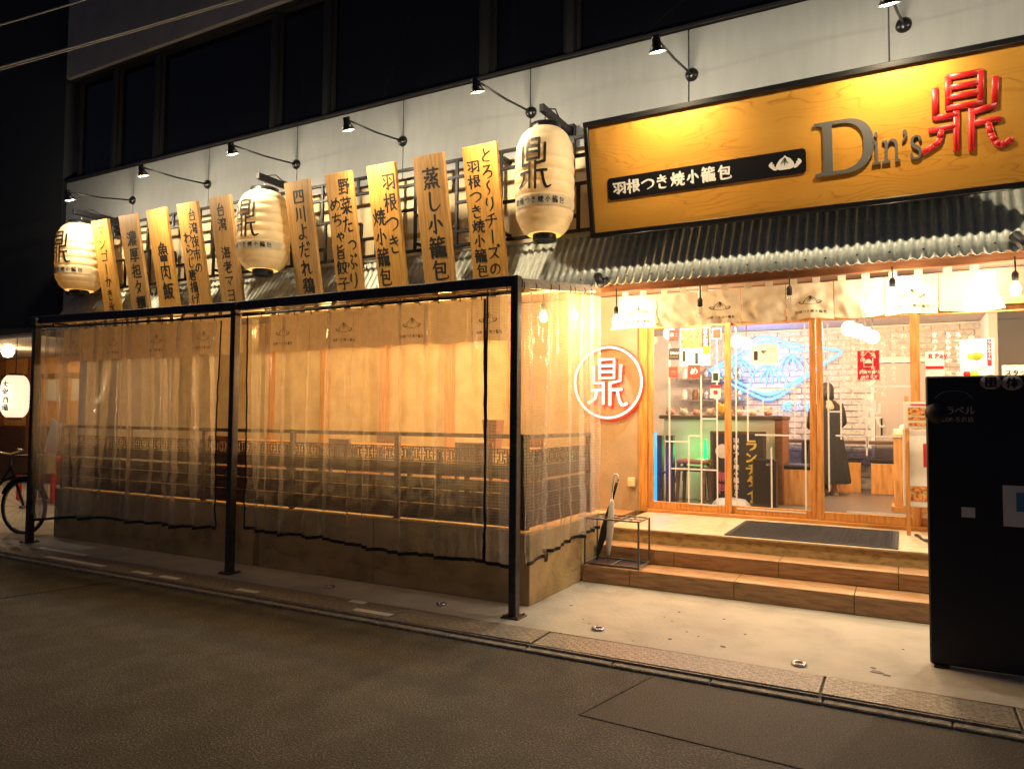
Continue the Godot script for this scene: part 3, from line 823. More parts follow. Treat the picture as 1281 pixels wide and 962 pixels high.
func lattice() -> void:
	var t := thing("fretwork_screen", "black metal fretwork screen fixed before cream panels above the awning", "screen")
	var y0 := 3.32
	var y1 := 4.25
	var z := -6.5
	part(t, "cream_backing", span(S(), Vector3(-11.3, y0 - 0.02, ZW + 0.001), Vector3(-2.58, y1 - 0.02, ZW + 0.02)), M.cream_panel)
	var bay := 1.09
	var x := -11.28
	while x < -2.7:
		var st := S()
		var w := minf(bay, -2.56 - x)
		var seg := func(ax: float, ay: float, bx: float, by: float, dz: float) -> void:
			var h := y1 - y0
			bar(st, Vector3(x + ax * w, y0 + ay * h, z + dz), Vector3(x + bx * w, y0 + by * h, z + dz), 0.03, 0.034, 0.003)
		for yy in [0.0, 1.0]:
			seg.call(0.0, yy, 1.0, yy, 0.0)
		for xx in [0.0, 0.5]:
			seg.call(xx, 0.0, xx, 1.0, 0.003)
		for h in [[0.0, 0.8, 1.0, 0.8], [0.0, 0.42, 0.3, 0.42], [0.5, 0.5, 1.0, 0.5], [0.3, 0.22, 0.5, 0.22], [0.5, 0.16, 0.8, 0.16]]:
			seg.call(h[0], h[1], h[2], h[3], 0.006)
		for v in [[0.3, 0.0, 0.3, 0.42], [0.8, 0.0, 0.8, 0.5], [0.25, 0.8, 0.25, 1.0], [0.75, 0.5, 0.75, 1.0]]:
			seg.call(v[0], v[1], v[2], v[3], 0.009)
		var o := part(t, "fret_panel", st, M.dark_metal)
		for yy in [y0 + 0.08, y1 - 0.06]:
			part(o, "standoff", bar(S(), Vector3(x + 0.012, yy, z - 0.012), Vector3(x + 0.012, yy, ZW + 0.02), 0.03, 0.03), M.dark_metal)
		x += bay


func big_sign() -> void:
	# tilted: the top edge leans out over the street
	var bot := Vector3(-2.56, 3.18, -6.33)
	var top := Vector3(-2.56, 4.21, -6.13)
	var up := (top - bot).normalized()
	var h := top.distance_to(bot)
	var r := Vector3.RIGHT
	var n := r.cross(up).normalized()
	var w := 3.5
	var B := Basis(r, up, n)
	var t := thing("shop_sign", "long tilted wood grain shop sign in black frame with red character", "sign", "", bot)
	var st := S()
	for e in [[0.0, 0.0, w, 0.045], [0.0, h - 0.045, w, h]]:
		box(st, r * w * 0.5 + up * (e[1] + e[3]) * 0.5, Vector3(w, 0.045, 0.12), 0.005, B)
	for e in [0.0225, w - 0.0225]:
		box(st, r * e + up * h * 0.5, Vector3(0.044, h - 0.091, 0.118), 0.005, B)
	part(t, "frame", st, M.black_gloss)
	var board := S()
	face(board, r * 0.044 + up * 0.044 + n * 0.03, r * (w - 0.088), up * (h - 0.088))
	var m := mat("sign_wood", Color.WHITE, 0.3)
	m.albedo_texture = sign_grain()
	m.clearcoat_enabled = true
	m.clearcoat = 0.5
	m.clearcoat_roughness = 0.18
	part(t, "wood_board", board.commit(), m)
	part(t, "back_sheet", box(S(), r * w * 0.5 + up * h * 0.5 - n * 0.03, Vector3(w - 0.09, h - 0.09, 0.02), 0.0, B), M.black_matt)
	for x in [0.25, 1.75, 3.3]:
		part(t, "bracket", bar(S(), r * x + up * h * 0.8 - n * 0.05, Vector3(r * x + up * h * 0.8).lerp(Vector3(x, 0.75, 0), 0.5) * Vector3(1, 1, 0) + Vector3(0, 0, ZW - bot.z), 0.04, 0.04), M.dark_metal)
	# position on the face of the sign from a pixel of the photograph
	var on := func(px: float, py: float) -> Vector3:
		var d := ray(px, py)
		var o := bot + n * 0.031
		return CAM + d * ((o - CAM).dot(n) / d.dot(n)) - bot
	# black name plate
	var a: Vector3 = on.call(760, 226)
	var b: Vector3 = on.call(1009, 204)
	var px0 := a.x
	var px1 := b.x
	var py1 := a.dot(up) + 0.015
	var py0: float = on.call(763, 251).dot(up)
	var plate := PackedVector2Array()
	for c in [[px1, py1, 0.0], [px0, py1, PI / 2], [px0, py0, PI], [px1, py0, PI * 1.5]]:
		for k in 5:
			var ang: float = c[2] + PI / 2 * k / 4.0
			plate.append(Vector2(c[0] + cos(ang) * 0.03 - signf(c[0] - (px0 + px1) / 2) * 0.03, c[1] + sin(ang) * 0.03 - signf(c[1] - (py0 + py1) / 2) * 0.03))
	part(t, "name_plate", prism(S(), plate, n * 0.032, r, up, n * 0.006), M.black_gloss)
	var ink := S()
	var ch := 0.125
	var row_y := (py0 + py1) * 0.5 + ch * 0.5
	for q in 8:
		ink = S()
		write_on(ink, "羽根つき焼小籠包"[q], r * (px0 + 0.05 + q * 0.134) + up * row_y + n * 0.0386, r, -up, ch, Vector3.ZERO, 0.15)
		part(t, "white_character", ink, M.white_paint)
	var bun := S()
	var poly := PackedVector2Array()
	for p in [[-0.075, -0.035], [-0.066, 0.0], [-0.04, 0.035], [-0.012, 0.05], [0.0, 0.064], [0.012, 0.05], [0.042, 0.034], [0.066, 0.0], [0.075, -0.035], [0.04, -0.05], [-0.04, -0.05]]:
		poly.append(Vector2(p[0], p[1]))
	var bc := r * (px1 - 0.16) + up * (py0 + py1) * 0.5 + n * 0.039
	prism(bun, poly, bc, r, up, n * 0.002)
	for sx in [-1, 1]:
		for k in 4:
			var leaf := PackedVector2Array()
			for q in 8:
				leaf.append(Vector2(cos(TAU * q / 8) * 0.022, sin(TAU * q / 8) * 0.01).rotated(sx * (0.5 - 0.45 * k)) + Vector2(sx * (0.085 + 0.009 * k), -0.035 + 0.014 * k))
			prism(bun, leaf, bc + n * (0.0004 * k), r, up, n * 0.002)
	part(t, "dumpling_emblem", bun, M.white_paint)
	var fold := S()
	for k in 4:
		brush(fold, ["~50,8 46,30 30,52", "~50,8 50,40 46,70", "~52,8 60,36 72,56", "~48,10 34,30 20,60"][k], func(p: Vector2, q: float) -> Vector3: return bc + r * (p.x - 0.5) * 0.12 + up * (0.5 - p.y) * 0.1 + n * (0.003 + q + 0.0004 * k), 0.05)
	part(t, "emblem_fold", fold, M.black_gloss)
	# raised lettering
	var d0: Vector3 = on.call(1021, 222)
	var d1: Vector3 = on.call(1018, 156)
	var tall := d1.dot(up) - d0.dot(up)
	var big := latin("D", tall / 0.714, 0.014, true)
	var o := part(t, "letter", big, M.grey_metal)
	var dw := big.get_aabb().size.x
	var want: float = on.call(1094, 190).x - d0.x
	o.transform = Transform3D(B.scaled_local(Vector3(want / dw, 1, 1)), r * (d0.x - big.get_aabb().position.x * want / dw) + up * (d0.dot(up) - big.get_aabb().position.y) + n * 0.038)
	var i0: Vector3 = on.call(1092, 207)
	var i1: Vector3 = on.call(1154, 201)
	var small := latin("in’s", tall / 0.714 * 0.55, 0.014, true)
	o = part(t, "letter", small, M.grey_metal)
	var k: float = (i1.x - i0.x) / small.get_aabb().size.x
	o.transform = Transform3D(B.scaled_local(Vector3(k, 1, 1)), r * (i0.x - small.get_aabb().position.x * k) + up * (i0.dot(up) - small.get_aabb().position.y) + n * 0.038)
	var c0: Vector3 = on.call(1154, 120)
	var c1: Vector3 = on.call(1267, 190)
	var red := S(true)
	var ctop := (on.call(1155, 100) as Vector3).dot(up)
	var cbot := (on.call(1155, 198.5) as Vector3).dot(up)
	for s in strokes_of(GLYPH["鼎"]):
		var pts := []
		for p in s[0]:
			pts.append(r * lerpf(c0.x, c1.x, p.x) + up * lerpf(ctop, cbot, p.y) + n * 0.036)
		ridge(red, pts, 0.022, 0.009, n)
	part(t, "red_character", red, M.red_paint)


# a rounded raised stroke lying on a surface with normal n
func ridge(st: SurfaceTool, pts: Array, half: float, high: float, n: Vector3) -> void:
	var m := pts.size()
	var ext := []
	for i in m:
		ext.append(pts[i])
	ext[0] = pts[0] + (pts[0] - pts[1]).normalized() * half * 0.5
	ext[m - 1] = pts[m - 1] + (pts[m - 1] - pts[m - 2]).normalized() * half * 0.5
	for i in m - 1:
		var d: Vector3 = (ext[i + 1] - ext[i]).normalized()
		var s := n.cross(d)
		var prof := [[-1.0, 0.0], [-0.92, 0.55], [-0.6, 0.9], [0.0, 1.0], [0.6, 0.9], [0.92, 0.55], [1.0, 0.0]]
		var a: Vector3 = ext[i] - d * half * (0.5 if i > 0 else 0.0)
		var b: Vector3 = ext[i + 1] + d * half * (0.5 if i < m - 2 else 0.0)
		var lift := n * 0.0006 * (i % 3)
		for k in prof.size() - 1:
			var p: Array = prof[k]
			var q: Array = prof[k + 1]
			var A: Vector3 = a + s * p[0] * half + n * p[1] * high + lift
			var Bq: Vector3 = a + s * q[0] * half + n * q[1] * high + lift
			quad_out(st, A, Bq, Bq + (b - a), A + (b - a), n + s * (p[0] + q[0]))
		for e in [[a, -d], [b, d]]:
			for k in range(1, prof.size() - 1):
				var p: Array = prof[k]
				var q: Array = prof[k + 1]
				tri_out(st, e[0] + s * prof[0][0] * half + lift, e[0] + s * p[0] * half + n * p[1] * high + lift, e[0] + s * q[0] * half + n * q[1] * high + lift, e[1])


# flat-sawn cedar figure, printed on the sign
func sign_grain() -> ImageTexture:
	var w := 1536
	var h := 448
	var im := Image.create(w, h, false, Image.FORMAT_RGB8)
	var n1 := noise_of(3, 1.0, 3)
	var n2 := noise_of(11, 1.0, 3)
	var light := Vector3(0.6, 0.3, 0.052)
	var mid := Vector3(0.52, 0.235, 0.032)
	var dark := Vector3(0.25, 0.085, 0.012)
	for y in h:
		var v := float(y) / h * 1.0
		for x in w:
			var u := float(x) / w * 3.4
			var body := n1.get_noise_2d(u * 0.55, v * 2.3)
			var ring := v * 8.0 + body * 5.5 + n2.get_noise_2d(u * 3.0, v * 22.0) * 0.22
			var f := fposmod(ring, 1.0)
			var line := pow(clampf(1.0 - absf(f - 0.82) / 0.2, 0.0, 1.0), 2.0)
			var where := clampf(0.5 + n2.get_noise_2d(u * 0.9 + 40.0, v * 3.0) * 1.6, 0.08, 1.0)
			var fib := n2.get_noise_2d(u * 6.0 + 9.0, v * 160.0) * 0.5 + 0.5
			var c := mid.lerp(light, clampf(0.5 + body * 0.9, 0.0, 1.0) * 0.7 + fib * 0.3).lerp(dark, line * where * 0.6)
			im.set_pixel(x, y, lin(c.x, c.y, c.z))
	return ImageTexture.create_from_image(im)


func entrance() -> void:
	var t := thing("glass_entrance", "oak framed glass entrance with two sliding doors above the steps", "entrance")
	var z0 := ZD - 0.08
	var z1 := ZD
	part(t, "jamb", span(S(), Vector3(-2.695, FL, z0 - 0.04), Vector3(-2.6, 2.66, z1 + 0.02), 0.004), M.oak)
	part(t, "jamb", span(S(), Vector3(2.45, FL, z0 - 0.04), Vector3(2.545, 2.66, z1 + 0.02), 0.004), M.oak)
	part(t, "threshold", span(S(), Vector3(-2.598, FL + 0.001, z0 - 0.03), Vector3(2.448, FL + 0.035, z1 + 0.018), 0.004), M.oak_flat)
	part(t, "lintel", span(S(), Vector3(-2.598, 2.58, z0 - 0.03), Vector3(2.448, 2.66, z1 + 0.018), 0.004), M.oak_flat)
	# leaves: fixed light, door, door, fixed lights on the right
	var leaves := [[-2.598, -1.66, 0.0], [-1.74, -0.80, -0.036], [-0.79, 0.13, 0.0], [0.09, 1.2, -0.036], [1.21, 2.446, 0.0]]
	for i in leaves.size():
		var l: Array = leaves[i]
		var z: float = ZD - 0.02 + l[2]
		var name_of := "sliding_door" if i in [1, 2] else "fixed_light"
		var o := part(t, name_of, leaf_frame(l[0], l[1], FL + 0.036, 2.578, z - 0.032, z), M.oak)
		part(o, "pane", face(S(), Vector3(l[0] + 0.06, FL + 0.11, z - 0.016), Vector3(l[1] - l[0] - 0.12, 0, 0), Vector3(0, 2.578 - FL - 0.16, 0)).commit(), M.window_pane)
	# white cut film on the panes: lattice lines, one large character, columns of small writing
	var zf := ZD - 0.018
	var film := S()
	var line := func(ax: float, ay: float, bx: float, by: float, w: float, dz: float) -> void:
		bar(film, Vector3(ax, ay, zf + dz), Vector3(bx, by, zf + dz), w if absf(ax - bx) < 0.001 else 0.001, 0.001 if absf(ax - bx) < 0.001 else w, 0.0, Vector3.BACK if absf(ax - bx) < 0.001 else Vector3.UP)
	# verticals and rungs read off the photograph
	for v in [[838, 640, 430], [862, 636, 545], [878, 636, 470], [898, 640, 400]]:
		var p := on_z(v[0], v[1], zf)
		var q := on_z(v[0] - 1, v[2], zf)
		line.call(p.x, maxf(p.y, 0.54), p.x, minf(q.y, 2.5), 0.016, 0.0)
	for h in [[832, 862, 552], [862, 878, 545], [840, 898, 586], [862, 898, 630], [878, 898, 524]]:
		var p := on_z(h[0], h[2], zf)
		var q := on_z(h[1], h[2], zf)
		line.call(p.x, p.y, q.x, p.y, 0.016, 0.0012)
	for v in [[922, 640, 400], [936, 552, 480], [966, 640, 560], [995, 548, 480], [1009, 645, 405], [955, 520, 500]]:
		var p := on_z(v[0], v[1], zf - 0.036)
		var q := on_z(v[0] - 1, v[2], zf - 0.036)
		line.call(p.x, maxf(p.y, 0.54), p.x, minf(q.y, 2.5), 0.016, -0.036)
	for h in [[922, 940, 514], [936, 1001, 487], [945, 1001, 544], [950, 960, 514], [968, 980, 514], [922, 1009, 636]]:
		var p := on_z(h[0], h[2], zf - 0.036)
		var q := on_z(h[1], h[2], zf - 0.036)
		line.call(p.x, p.y, q.x, p.y, 0.016, -0.0348)
	for v in [[1038, 615, 405], [1053, 550, 484], [1085, 570, 480], [1086, 560, 545]]:
		var p := on_z(v[0], v[1], zf)
		var q := on_z(v[0] - 1, v[2], zf)
		line.call(p.x, maxf(p.y, 0.54), p.x, minf(q.y, 2.5), 0.016, 0.0)
	for h in [[1038, 1054, 515], [1046, 1128, 545], [1052, 1140, 484], [1060, 1140, 640]]:
		var p := on_z(h[0], h[2], zf)
		var q := on_z(h[1], h[2], zf)
		line.call(p.x, p.y, q.x, p.y, 0.016, 0.0012)
	part(t, "window_film", film, M.cut_film)
	var c := on_z(1070, 500, zf)
	var big := S()
	var d := on_z(1108, 535, zf)
	brush(big, GLYPH["鼎"], func(p: Vector2, h: float) -> Vector3: return Vector3(lerpf(c.x, d.x, p.x), lerpf(c.y, d.y, p.y), zf + 0.002 + h), 0.09, 0.00012, false)
	part(t, "window_character", big, M.cut_film)
	var text := S()
	var kana := "つきめのれたらわよかとろりちまる"
	for col in [[1052, 423, 500, 0], [1064, 423, 500, 0], [1076, 424, 512, 0], [1089, 426, 495, 0], [1101, 428, 500, 0], [1114, 418, 478, 0], [1127, 417, 452, 0], [1166, 416, 440, 1], [1183, 416, 468, 1], [1195, 416, 470, 1]]:
		var zz: float = zf - 0.036 * col[3]
		var p := on_z(col[0], col[1], zz)
		var q := on_z(col[0], col[2], zz)
		var s := 0.052
		var k := 0
		while p.y - k * 0.062 > q.y:
			if (k * 7 + int(col[0])) % 6 != 0:
				write_on(text, kana[(k * 5 + int(col[0])) % kana.length()], Vector3(p.x, p.y - k * 0.062, zz + 0.002), Vector3.RIGHT, Vector3.DOWN, s, Vector3.ZERO, 0.17)
			k += 1
	part(t, "window_lettering", text, M.white_paint)
	stickers(zf)
	# red ring sign on the plaster
	var n := thing("ring_neon_sign", "round neon sign with white character and red glow on plaster", "neon sign", "", Vector3(-3.06, 1.905, ZD))
	var ring := S(true)
	var halo := S(true)
	var pts := []
	var pts2 := []
	for k in 49:
		var a := TAU * k / 48
		pts.append(Vector3(cos(a) * 0.415, sin(a) * 0.415, 0.075))
		pts2.append(Vector3(cos(a) * 0.42, sin(a) * 0.418, 0.035))
	tube(ring, pts, 0.014, 8, false)
	tube(halo, pts2, 0.026, 8, false)
	part(n, "neon_ring", ring, M.neon_white)
	part(n, "neon_halo", halo, M.neon_red)
	var chr := S(true)
	var back := S(true)
	for s in strokes_of(GLYPH["鼎"]):
		var q := []
		var q2 := []
		for p in s[0]:
			q.append(Vector3((p.x - 0.5) * 0.5, (0.5 - p.y) * 0.58, 0.075))
			q2.append(Vector3((p.x - 0.5) * 0.5, (0.5 - p.y) * 0.58, 0.035))
		tube(chr, q, 0.017, 8)
		tube(back, q2, 0.026, 8)
	part(n, "neon_character", chr, M.neon_white)
	part(n, "neon_character_halo", back, M.neon_red)
	lamp(n, "neon_light", Vector3(-0.05, 0, 0.13), Color(1.0, 0.14, 0.05), 0.9, 0.1)
	var o := thing("wall_socket", "small cream outdoor socket low on the plaster wall", "socket", "", Vector3(on_z(791, 603, ZD).x, on_z(791, 603, ZD).y, ZD - 0.01))
	part(o, "cover", box(S(), Vector3(0, 0, 0.03), Vector3(0.085, 0.11, 0.06), 0.012), M.cream_panel)
	part(o, "flap", box(S(), Vector3(0, -0.01, 0.066), Vector3(0.06, 0.07, 0.01), 0.004), M.cream_panel)
	# doormat
	var mt := thing("doormat", "dark grey ribbed rubber edged doormat on the landing", "doormat", "", Vector3(-0.76, FL, -7.39))
	part(mt, "pile", box(S(), Vector3(0, 0.007, 0), Vector3(1.36, 0.01, 1.0), 0.003), M.mat_fibre)
	var rib := S()
	for k in 44:
		bar(rib, Vector3(-0.66, 0.0125, -0.48 + k * 0.0223), Vector3(0.66, 0.0125, -0.48 + k * 0.0223), 0.011, 0.004)
	part(mt, "rib", rib, M.mat_fibre).set_meta("kind", "stuff")
	var edge := S()
	for s in [-1, 1]:
		box(edge, Vector3(0, 0.005, s * 0.515), Vector3(1.42, 0.01, 0.03), 0.003)
		box(edge, Vector3(s * 0.695, 0.0052, 0), Vector3(0.03, 0.01, 1.0), 0.003)
	part(mt, "rubber_edge", edge, M.black_rubber)
	var rope := thing("black_strap", "short black strap lying at the end of the doormat", "strap", "", Vector3.ZERO)
	var q := []
	for k in 9:
		var p := on_y(1146 + k * 2.6, 671 + k * 1.35, FL)
		q.append(Vector3(p.x, FL + 0.012 + 0.01 * sin(k * 1.3), p.z))
	part(rope, "webbing", tube(S(true), q, 0.012, 6), M.black_rubber)
	# small round downlights under the soffit
	for p in [[841, 369], [1256, 406]]:
		var at := on_z(p[0], p[1], -7.45)
		at.y = 2.94
		at.z = -7.6
		var dl := thing("downlight", "small round white downlight in the entrance soffit", "downlight", "soffit downlights", at)
		part(dl, "trim", lathe(S(true), [Vector2(0.05, 0.0), Vector2(0.05, -0.008), Vector2(0.038, -0.01)], 20), M.white_paint)
		part(dl, "lens", lathe(S(true), [Vector2(0.038, -0.009), Vector2(0.02, -0.014), Vector2(0.0, -0.016)], 20), M.down_glow)
		lamp(dl, "downlight_light", Vector3(0, -0.03, 0), Color(1.0, 0.92, 0.79), 4.0, 0.03)


func leaf_frame(x0: float, x1: float, y0: float, y1: float, z0: float, z1: float) -> SurfaceTool:
	var st := S()
	span(st, Vector3(x0, y0, z0), Vector3(x0 + 0.062, y1, z1), 0.004)
	span(st, Vector3(x1 - 0.062, y0, z0), Vector3(x1, y1, z1), 0.004)
	span(st, Vector3(x0 + 0.062, y0, z0 + 0.002), Vector3(x1 - 0.062, y0 + 0.085, z1 - 0.002), 0.004)
	span(st, Vector3(x0 + 0.062, y1 - 0.06, z0 + 0.002), Vector3(x1 - 0.062, y1, z1 - 0.002), 0.004)
	return st


# a flat card stuck to the glass; the rectangle comes from its corners in the photograph
func card(called: String, label: String, r: Array, z: float, m: Material, group := "") -> Node3D:
	var a := on_z(r[0], r[1], z)
	var b := on_z(r[2], r[3], z)
	var t := thing(called, label, "poster", group, Vector3((a.x + b.x) / 2, (a.y + b.y) / 2, z))
	t.set_meta("w", absf(b.x - a.x))
	t.set_meta("h", absf(a.y - b.y))
	part(t, "sheet", box(S(), Vector3(0, 0, 0.0012), Vector3(absf(b.x - a.x), absf(a.y - b.y), 0.0024)), m)
	return t

func patch(t: Node3D, called: String, x0: float, y0: float, x1: float, y1: float, m: Material, lift := 0.004) -> void:
	var w: float = t.get_meta("w")
	var h: float = t.get_meta("h")
	part(t, called, box(S(), Vector3(((x0 + x1) / 2 - 0.5) * w, (0.5 - (y0 + y1) / 2) * h, lift), Vector3((x1 - x0) * w, (y1 - y0) * h, 0.002)), m)

func lines_of_print(t: Node3D, x0: float, x1: float, ys: Array, m: Material) -> void:
	var w: float = t.get_meta("w")
	var h: float = t.get_meta("h")
	var st := S()
	for y in ys:
		var x := x0
		while x < x1:
			var s := rng.randf_range(0.02, 0.05)
			box(st, Vector3((x + s / 2 - 0.5) * w, (0.5 - y) * h, 0.0035), Vector3(s * w, h * 0.016, 0.001))
			x += s + 0.018
	part(t, "fine_print", st, m)

func label_text(t: Node3D, text: String, x: float, y: float, size: float, m: Material, vertical := false, w := 0.16) -> void:
	var pw: float = t.get_meta("w")
	var ph: float = t.get_meta("h")
	for i in text.length():
		var st := S()
		write_on(st, text[i], Vector3((x - 0.5) * pw, (0.5 - y) * ph, 0.0052) + (Vector3(0, -size * 1.08, 0) if vertical else Vector3(size * 1.05, 0, 0)) * i, Vector3.RIGHT, Vector3.DOWN, size, Vector3.ZERO, w)
		part(t, "character", st, m)

func latin_text(t: Node3D, text: String, x: float, y: float, size: float, m: Material) -> void:
	var pw: float = t.get_meta("w")
	var ph: float = t.get_meta("h")
	var o := part(t, "lettering", latin(text, size, 0.002), m)
	o.position = Vector3((x - 0.5) * pw, (0.5 - y) * ph, 0.005)


func stickers(z: float) -> void:
	var t := card("delivery_sticker", "upper red square delivery sticker with white mark on the glass", [837, 413, 849, 426], z, M.poster_red)
	patch(t, "mark", 0.2, 0.3, 0.45, 0.6, M.white_paint)
	lines_of_print(t, 0.5, 0.9, [0.4, 0.55], M.white_paint)
	t = card("delivery_sticker", "black square delivery sticker with white lettering between red stickers", [837, 436, 850, 450], z, M.black_matt)
	latin_text(t, "Uber", 0.12, 0.62, 0.045, M.white_paint)
	lines_of_print(t, 0.12, 0.85, [0.75], M.white_paint)
	t = card("delivery_sticker", "lower red delivery sticker with a row of white letters", [837, 459, 848, 472], z, M.poster_red)
	lines_of_print(t, 0.15, 0.85, [0.4, 0.55, 0.75], M.white_paint)
	t = card("delivery_sticker", "larger red square sticker with one white looping mark", [861, 457, 876, 473], z, M.poster_red)
	label_text(t, "め", 0.2, 0.15, 0.09, M.white_paint)
	t = card("menu_poster", "poster of dumpling dishes above a beige price list on glass", [851, 411, 889, 457], z, M.paper)
	patch(t, "food_picture", 0.02, 0.02, 0.72, 0.52, M.food_print)
	patch(t, "dark_column", 0.72, 0.02, 0.98, 0.52, M.dark_wood)
	label_text(t, "旨小籠包", 0.77, 0.05, 0.05, M.white_paint, true)
	patch(t, "price_block", 0.08, 0.6, 0.18, 0.88, M.black_matt)
	patch(t, "price_block", 0.5, 0.66, 0.6, 0.95, M.black_matt)
	patch(t, "orange_spot", 0.76, 0.5, 0.98, 0.68, M.poster_orange, 0.0065)
	lines_of_print(t, 0.24, 0.46, [0.62, 0.7, 0.78, 0.86], M.dark_wood)
	t = card("round_sticker", "small brown round sticker beside the dumpling poster", [891, 411, 903, 424], z, M.paper)
	patch(t, "print", 0.1, 0.1, 0.9, 0.9, M.brown_wood)
	t = card("wifi_notice", "beige notice with a fan shaped wifi mark before blue neon", [940, 431, 974, 455], z - 0.034, M.paper)
	var arcs := S()
	for k in 3:
		var pts := []
		for q in 9:
			var a := PI * 0.25 + PI * 0.5 * q / 8
			pts.append(Vector3(cos(a), sin(a), 0) * (0.012 + 0.014 * k) + Vector3(-0.01, 0.0, 0.004))
		tube(arcs, pts, 0.0035, 5)
	part(t, "wifi_mark", arcs, M.black_matt)
	lines_of_print(t, 0.62, 0.92, [0.25, 0.38], M.black_matt)
	lines_of_print(t, 0.5, 0.9, [0.72], M.poster_red)
	patch(t, "phone_drawing", 0.1, 0.35, 0.24, 0.8, M.black_matt)
	t = card("notice_card", "white card with a red top and red cube mark", [889, 482, 902, 498], z, M.paper)
	patch(t, "red_top", 0.0, 0.0, 1.0, 0.22, M.poster_red)
	patch(t, "red_mark", 0.3, 0.4, 0.7, 0.7, M.poster_red)
	t = card("notice_card", "small green and blue drawing card on the glass", [891, 464, 900, 478], z, M.paper)
	patch(t, "green_drawing", 0.15, 0.2, 0.85, 0.85, M.bike_paint)
	t = card("takeout_poster", "red takeout poster with a white house drawing on glass door", [1073, 439, 1101, 475], z, M.poster_red)
	var house := S()
	for s in strokes_of("12,32 50,8 88,32 74,32 74,62 26,62 26,32 12,32"):
		var q := []
		for p in s[0]:
			q.append(Vector3((p.x - 0.5) * t.get_meta("w") * 0.85, (0.56 - p.y) * t.get_meta("h"), 0.004))
		tube(house, q, 0.004, 5)
	part(t, "house_drawing", house, M.white_paint)
	var mound := PackedVector2Array()
	for p in [[-0.035, -0.02], [-0.025, 0.01], [0.0, 0.026], [0.025, 0.01], [0.035, -0.02]]:
		mound.append(Vector2(p[0], p[1]))
	part(t, "dumpling_drawing", prism(S(), mound, Vector3(0, 0.04, 0.003), Vector3.RIGHT, Vector3.UP, Vector3(0, 0, 0.002)), M.white_paint)
	label_text(t, "お持ち帰り", 0.07, 0.68, 0.036, M.white_paint, false, 0.19)
	label_text(t, "できます", 0.18, 0.84, 0.036, M.white_paint, false, 0.19)
	t = card("payment_sign", "white payment card with red stripe beside the door post", [1158, 440, 1182, 470], z - 0.034, M.paper)
	latin_text(t, "R Pay", 0.16, 0.35, 0.062, M.poster_red)
	patch(t, "red_stripe", 0.02, 0.6, 0.98, 0.72, M.poster_red)
	lines_of_print(t, 0.25, 0.8, [0.88], M.poster_orange)
	t = card("drinks_poster", "white poster of yellow drinks with a red side band", [1201, 425, 1245, 475], z - 0.034, M.white_paint)
	patch(t, "red_band", 0.8, 0.02, 0.93, 0.66, M.poster_red)
	label_text(t, "ランチタイム", 0.815, 0.06, 0.028, M.white_paint, true)
	for c in [[0.5, 0.42, 0.08, "poster_orange"], [0.32, 0.42, 0.06, "yellow_paint"], [0.62, 0.4, 0.05, "yellow_paint"], [0.2, 0.85, 0.06, "poster_red"], [0.42, 0.86, 0.07, "yellow_paint"]]:
		var w: float = t.get_meta("w")
		var h: float = t.get_meta("h")
		part(t, "fruit_print", lathe(S(true), [Vector2(c[2] * 0.5, 0.0), Vector2(c[2] * 0.45, 0.002), Vector2(0.0, 0.003)], 16, Transform3D(Basis(Vector3.RIGHT, Vector3.BACK, Vector3.DOWN), Vector3((c[0] - 0.5) * w, (0.5 - c[1]) * h, 0.003))), M[c[3]])
	lines_of_print(t, 0.5, 0.75, [0.7, 0.75], M.dark_wood)
	t = card("staff_notice", "white staff wanted notice stuck near the glass edge", [1254, 457, 1290, 490], z - 0.034, M.paper)
	label_text(t, "スタッフ", 0.1, 0.18, 0.055, M.black_matt, false, 0.14)
	lines_of_print(t, 0.1, 0.9, [0.6, 0.75], M.black_matt)


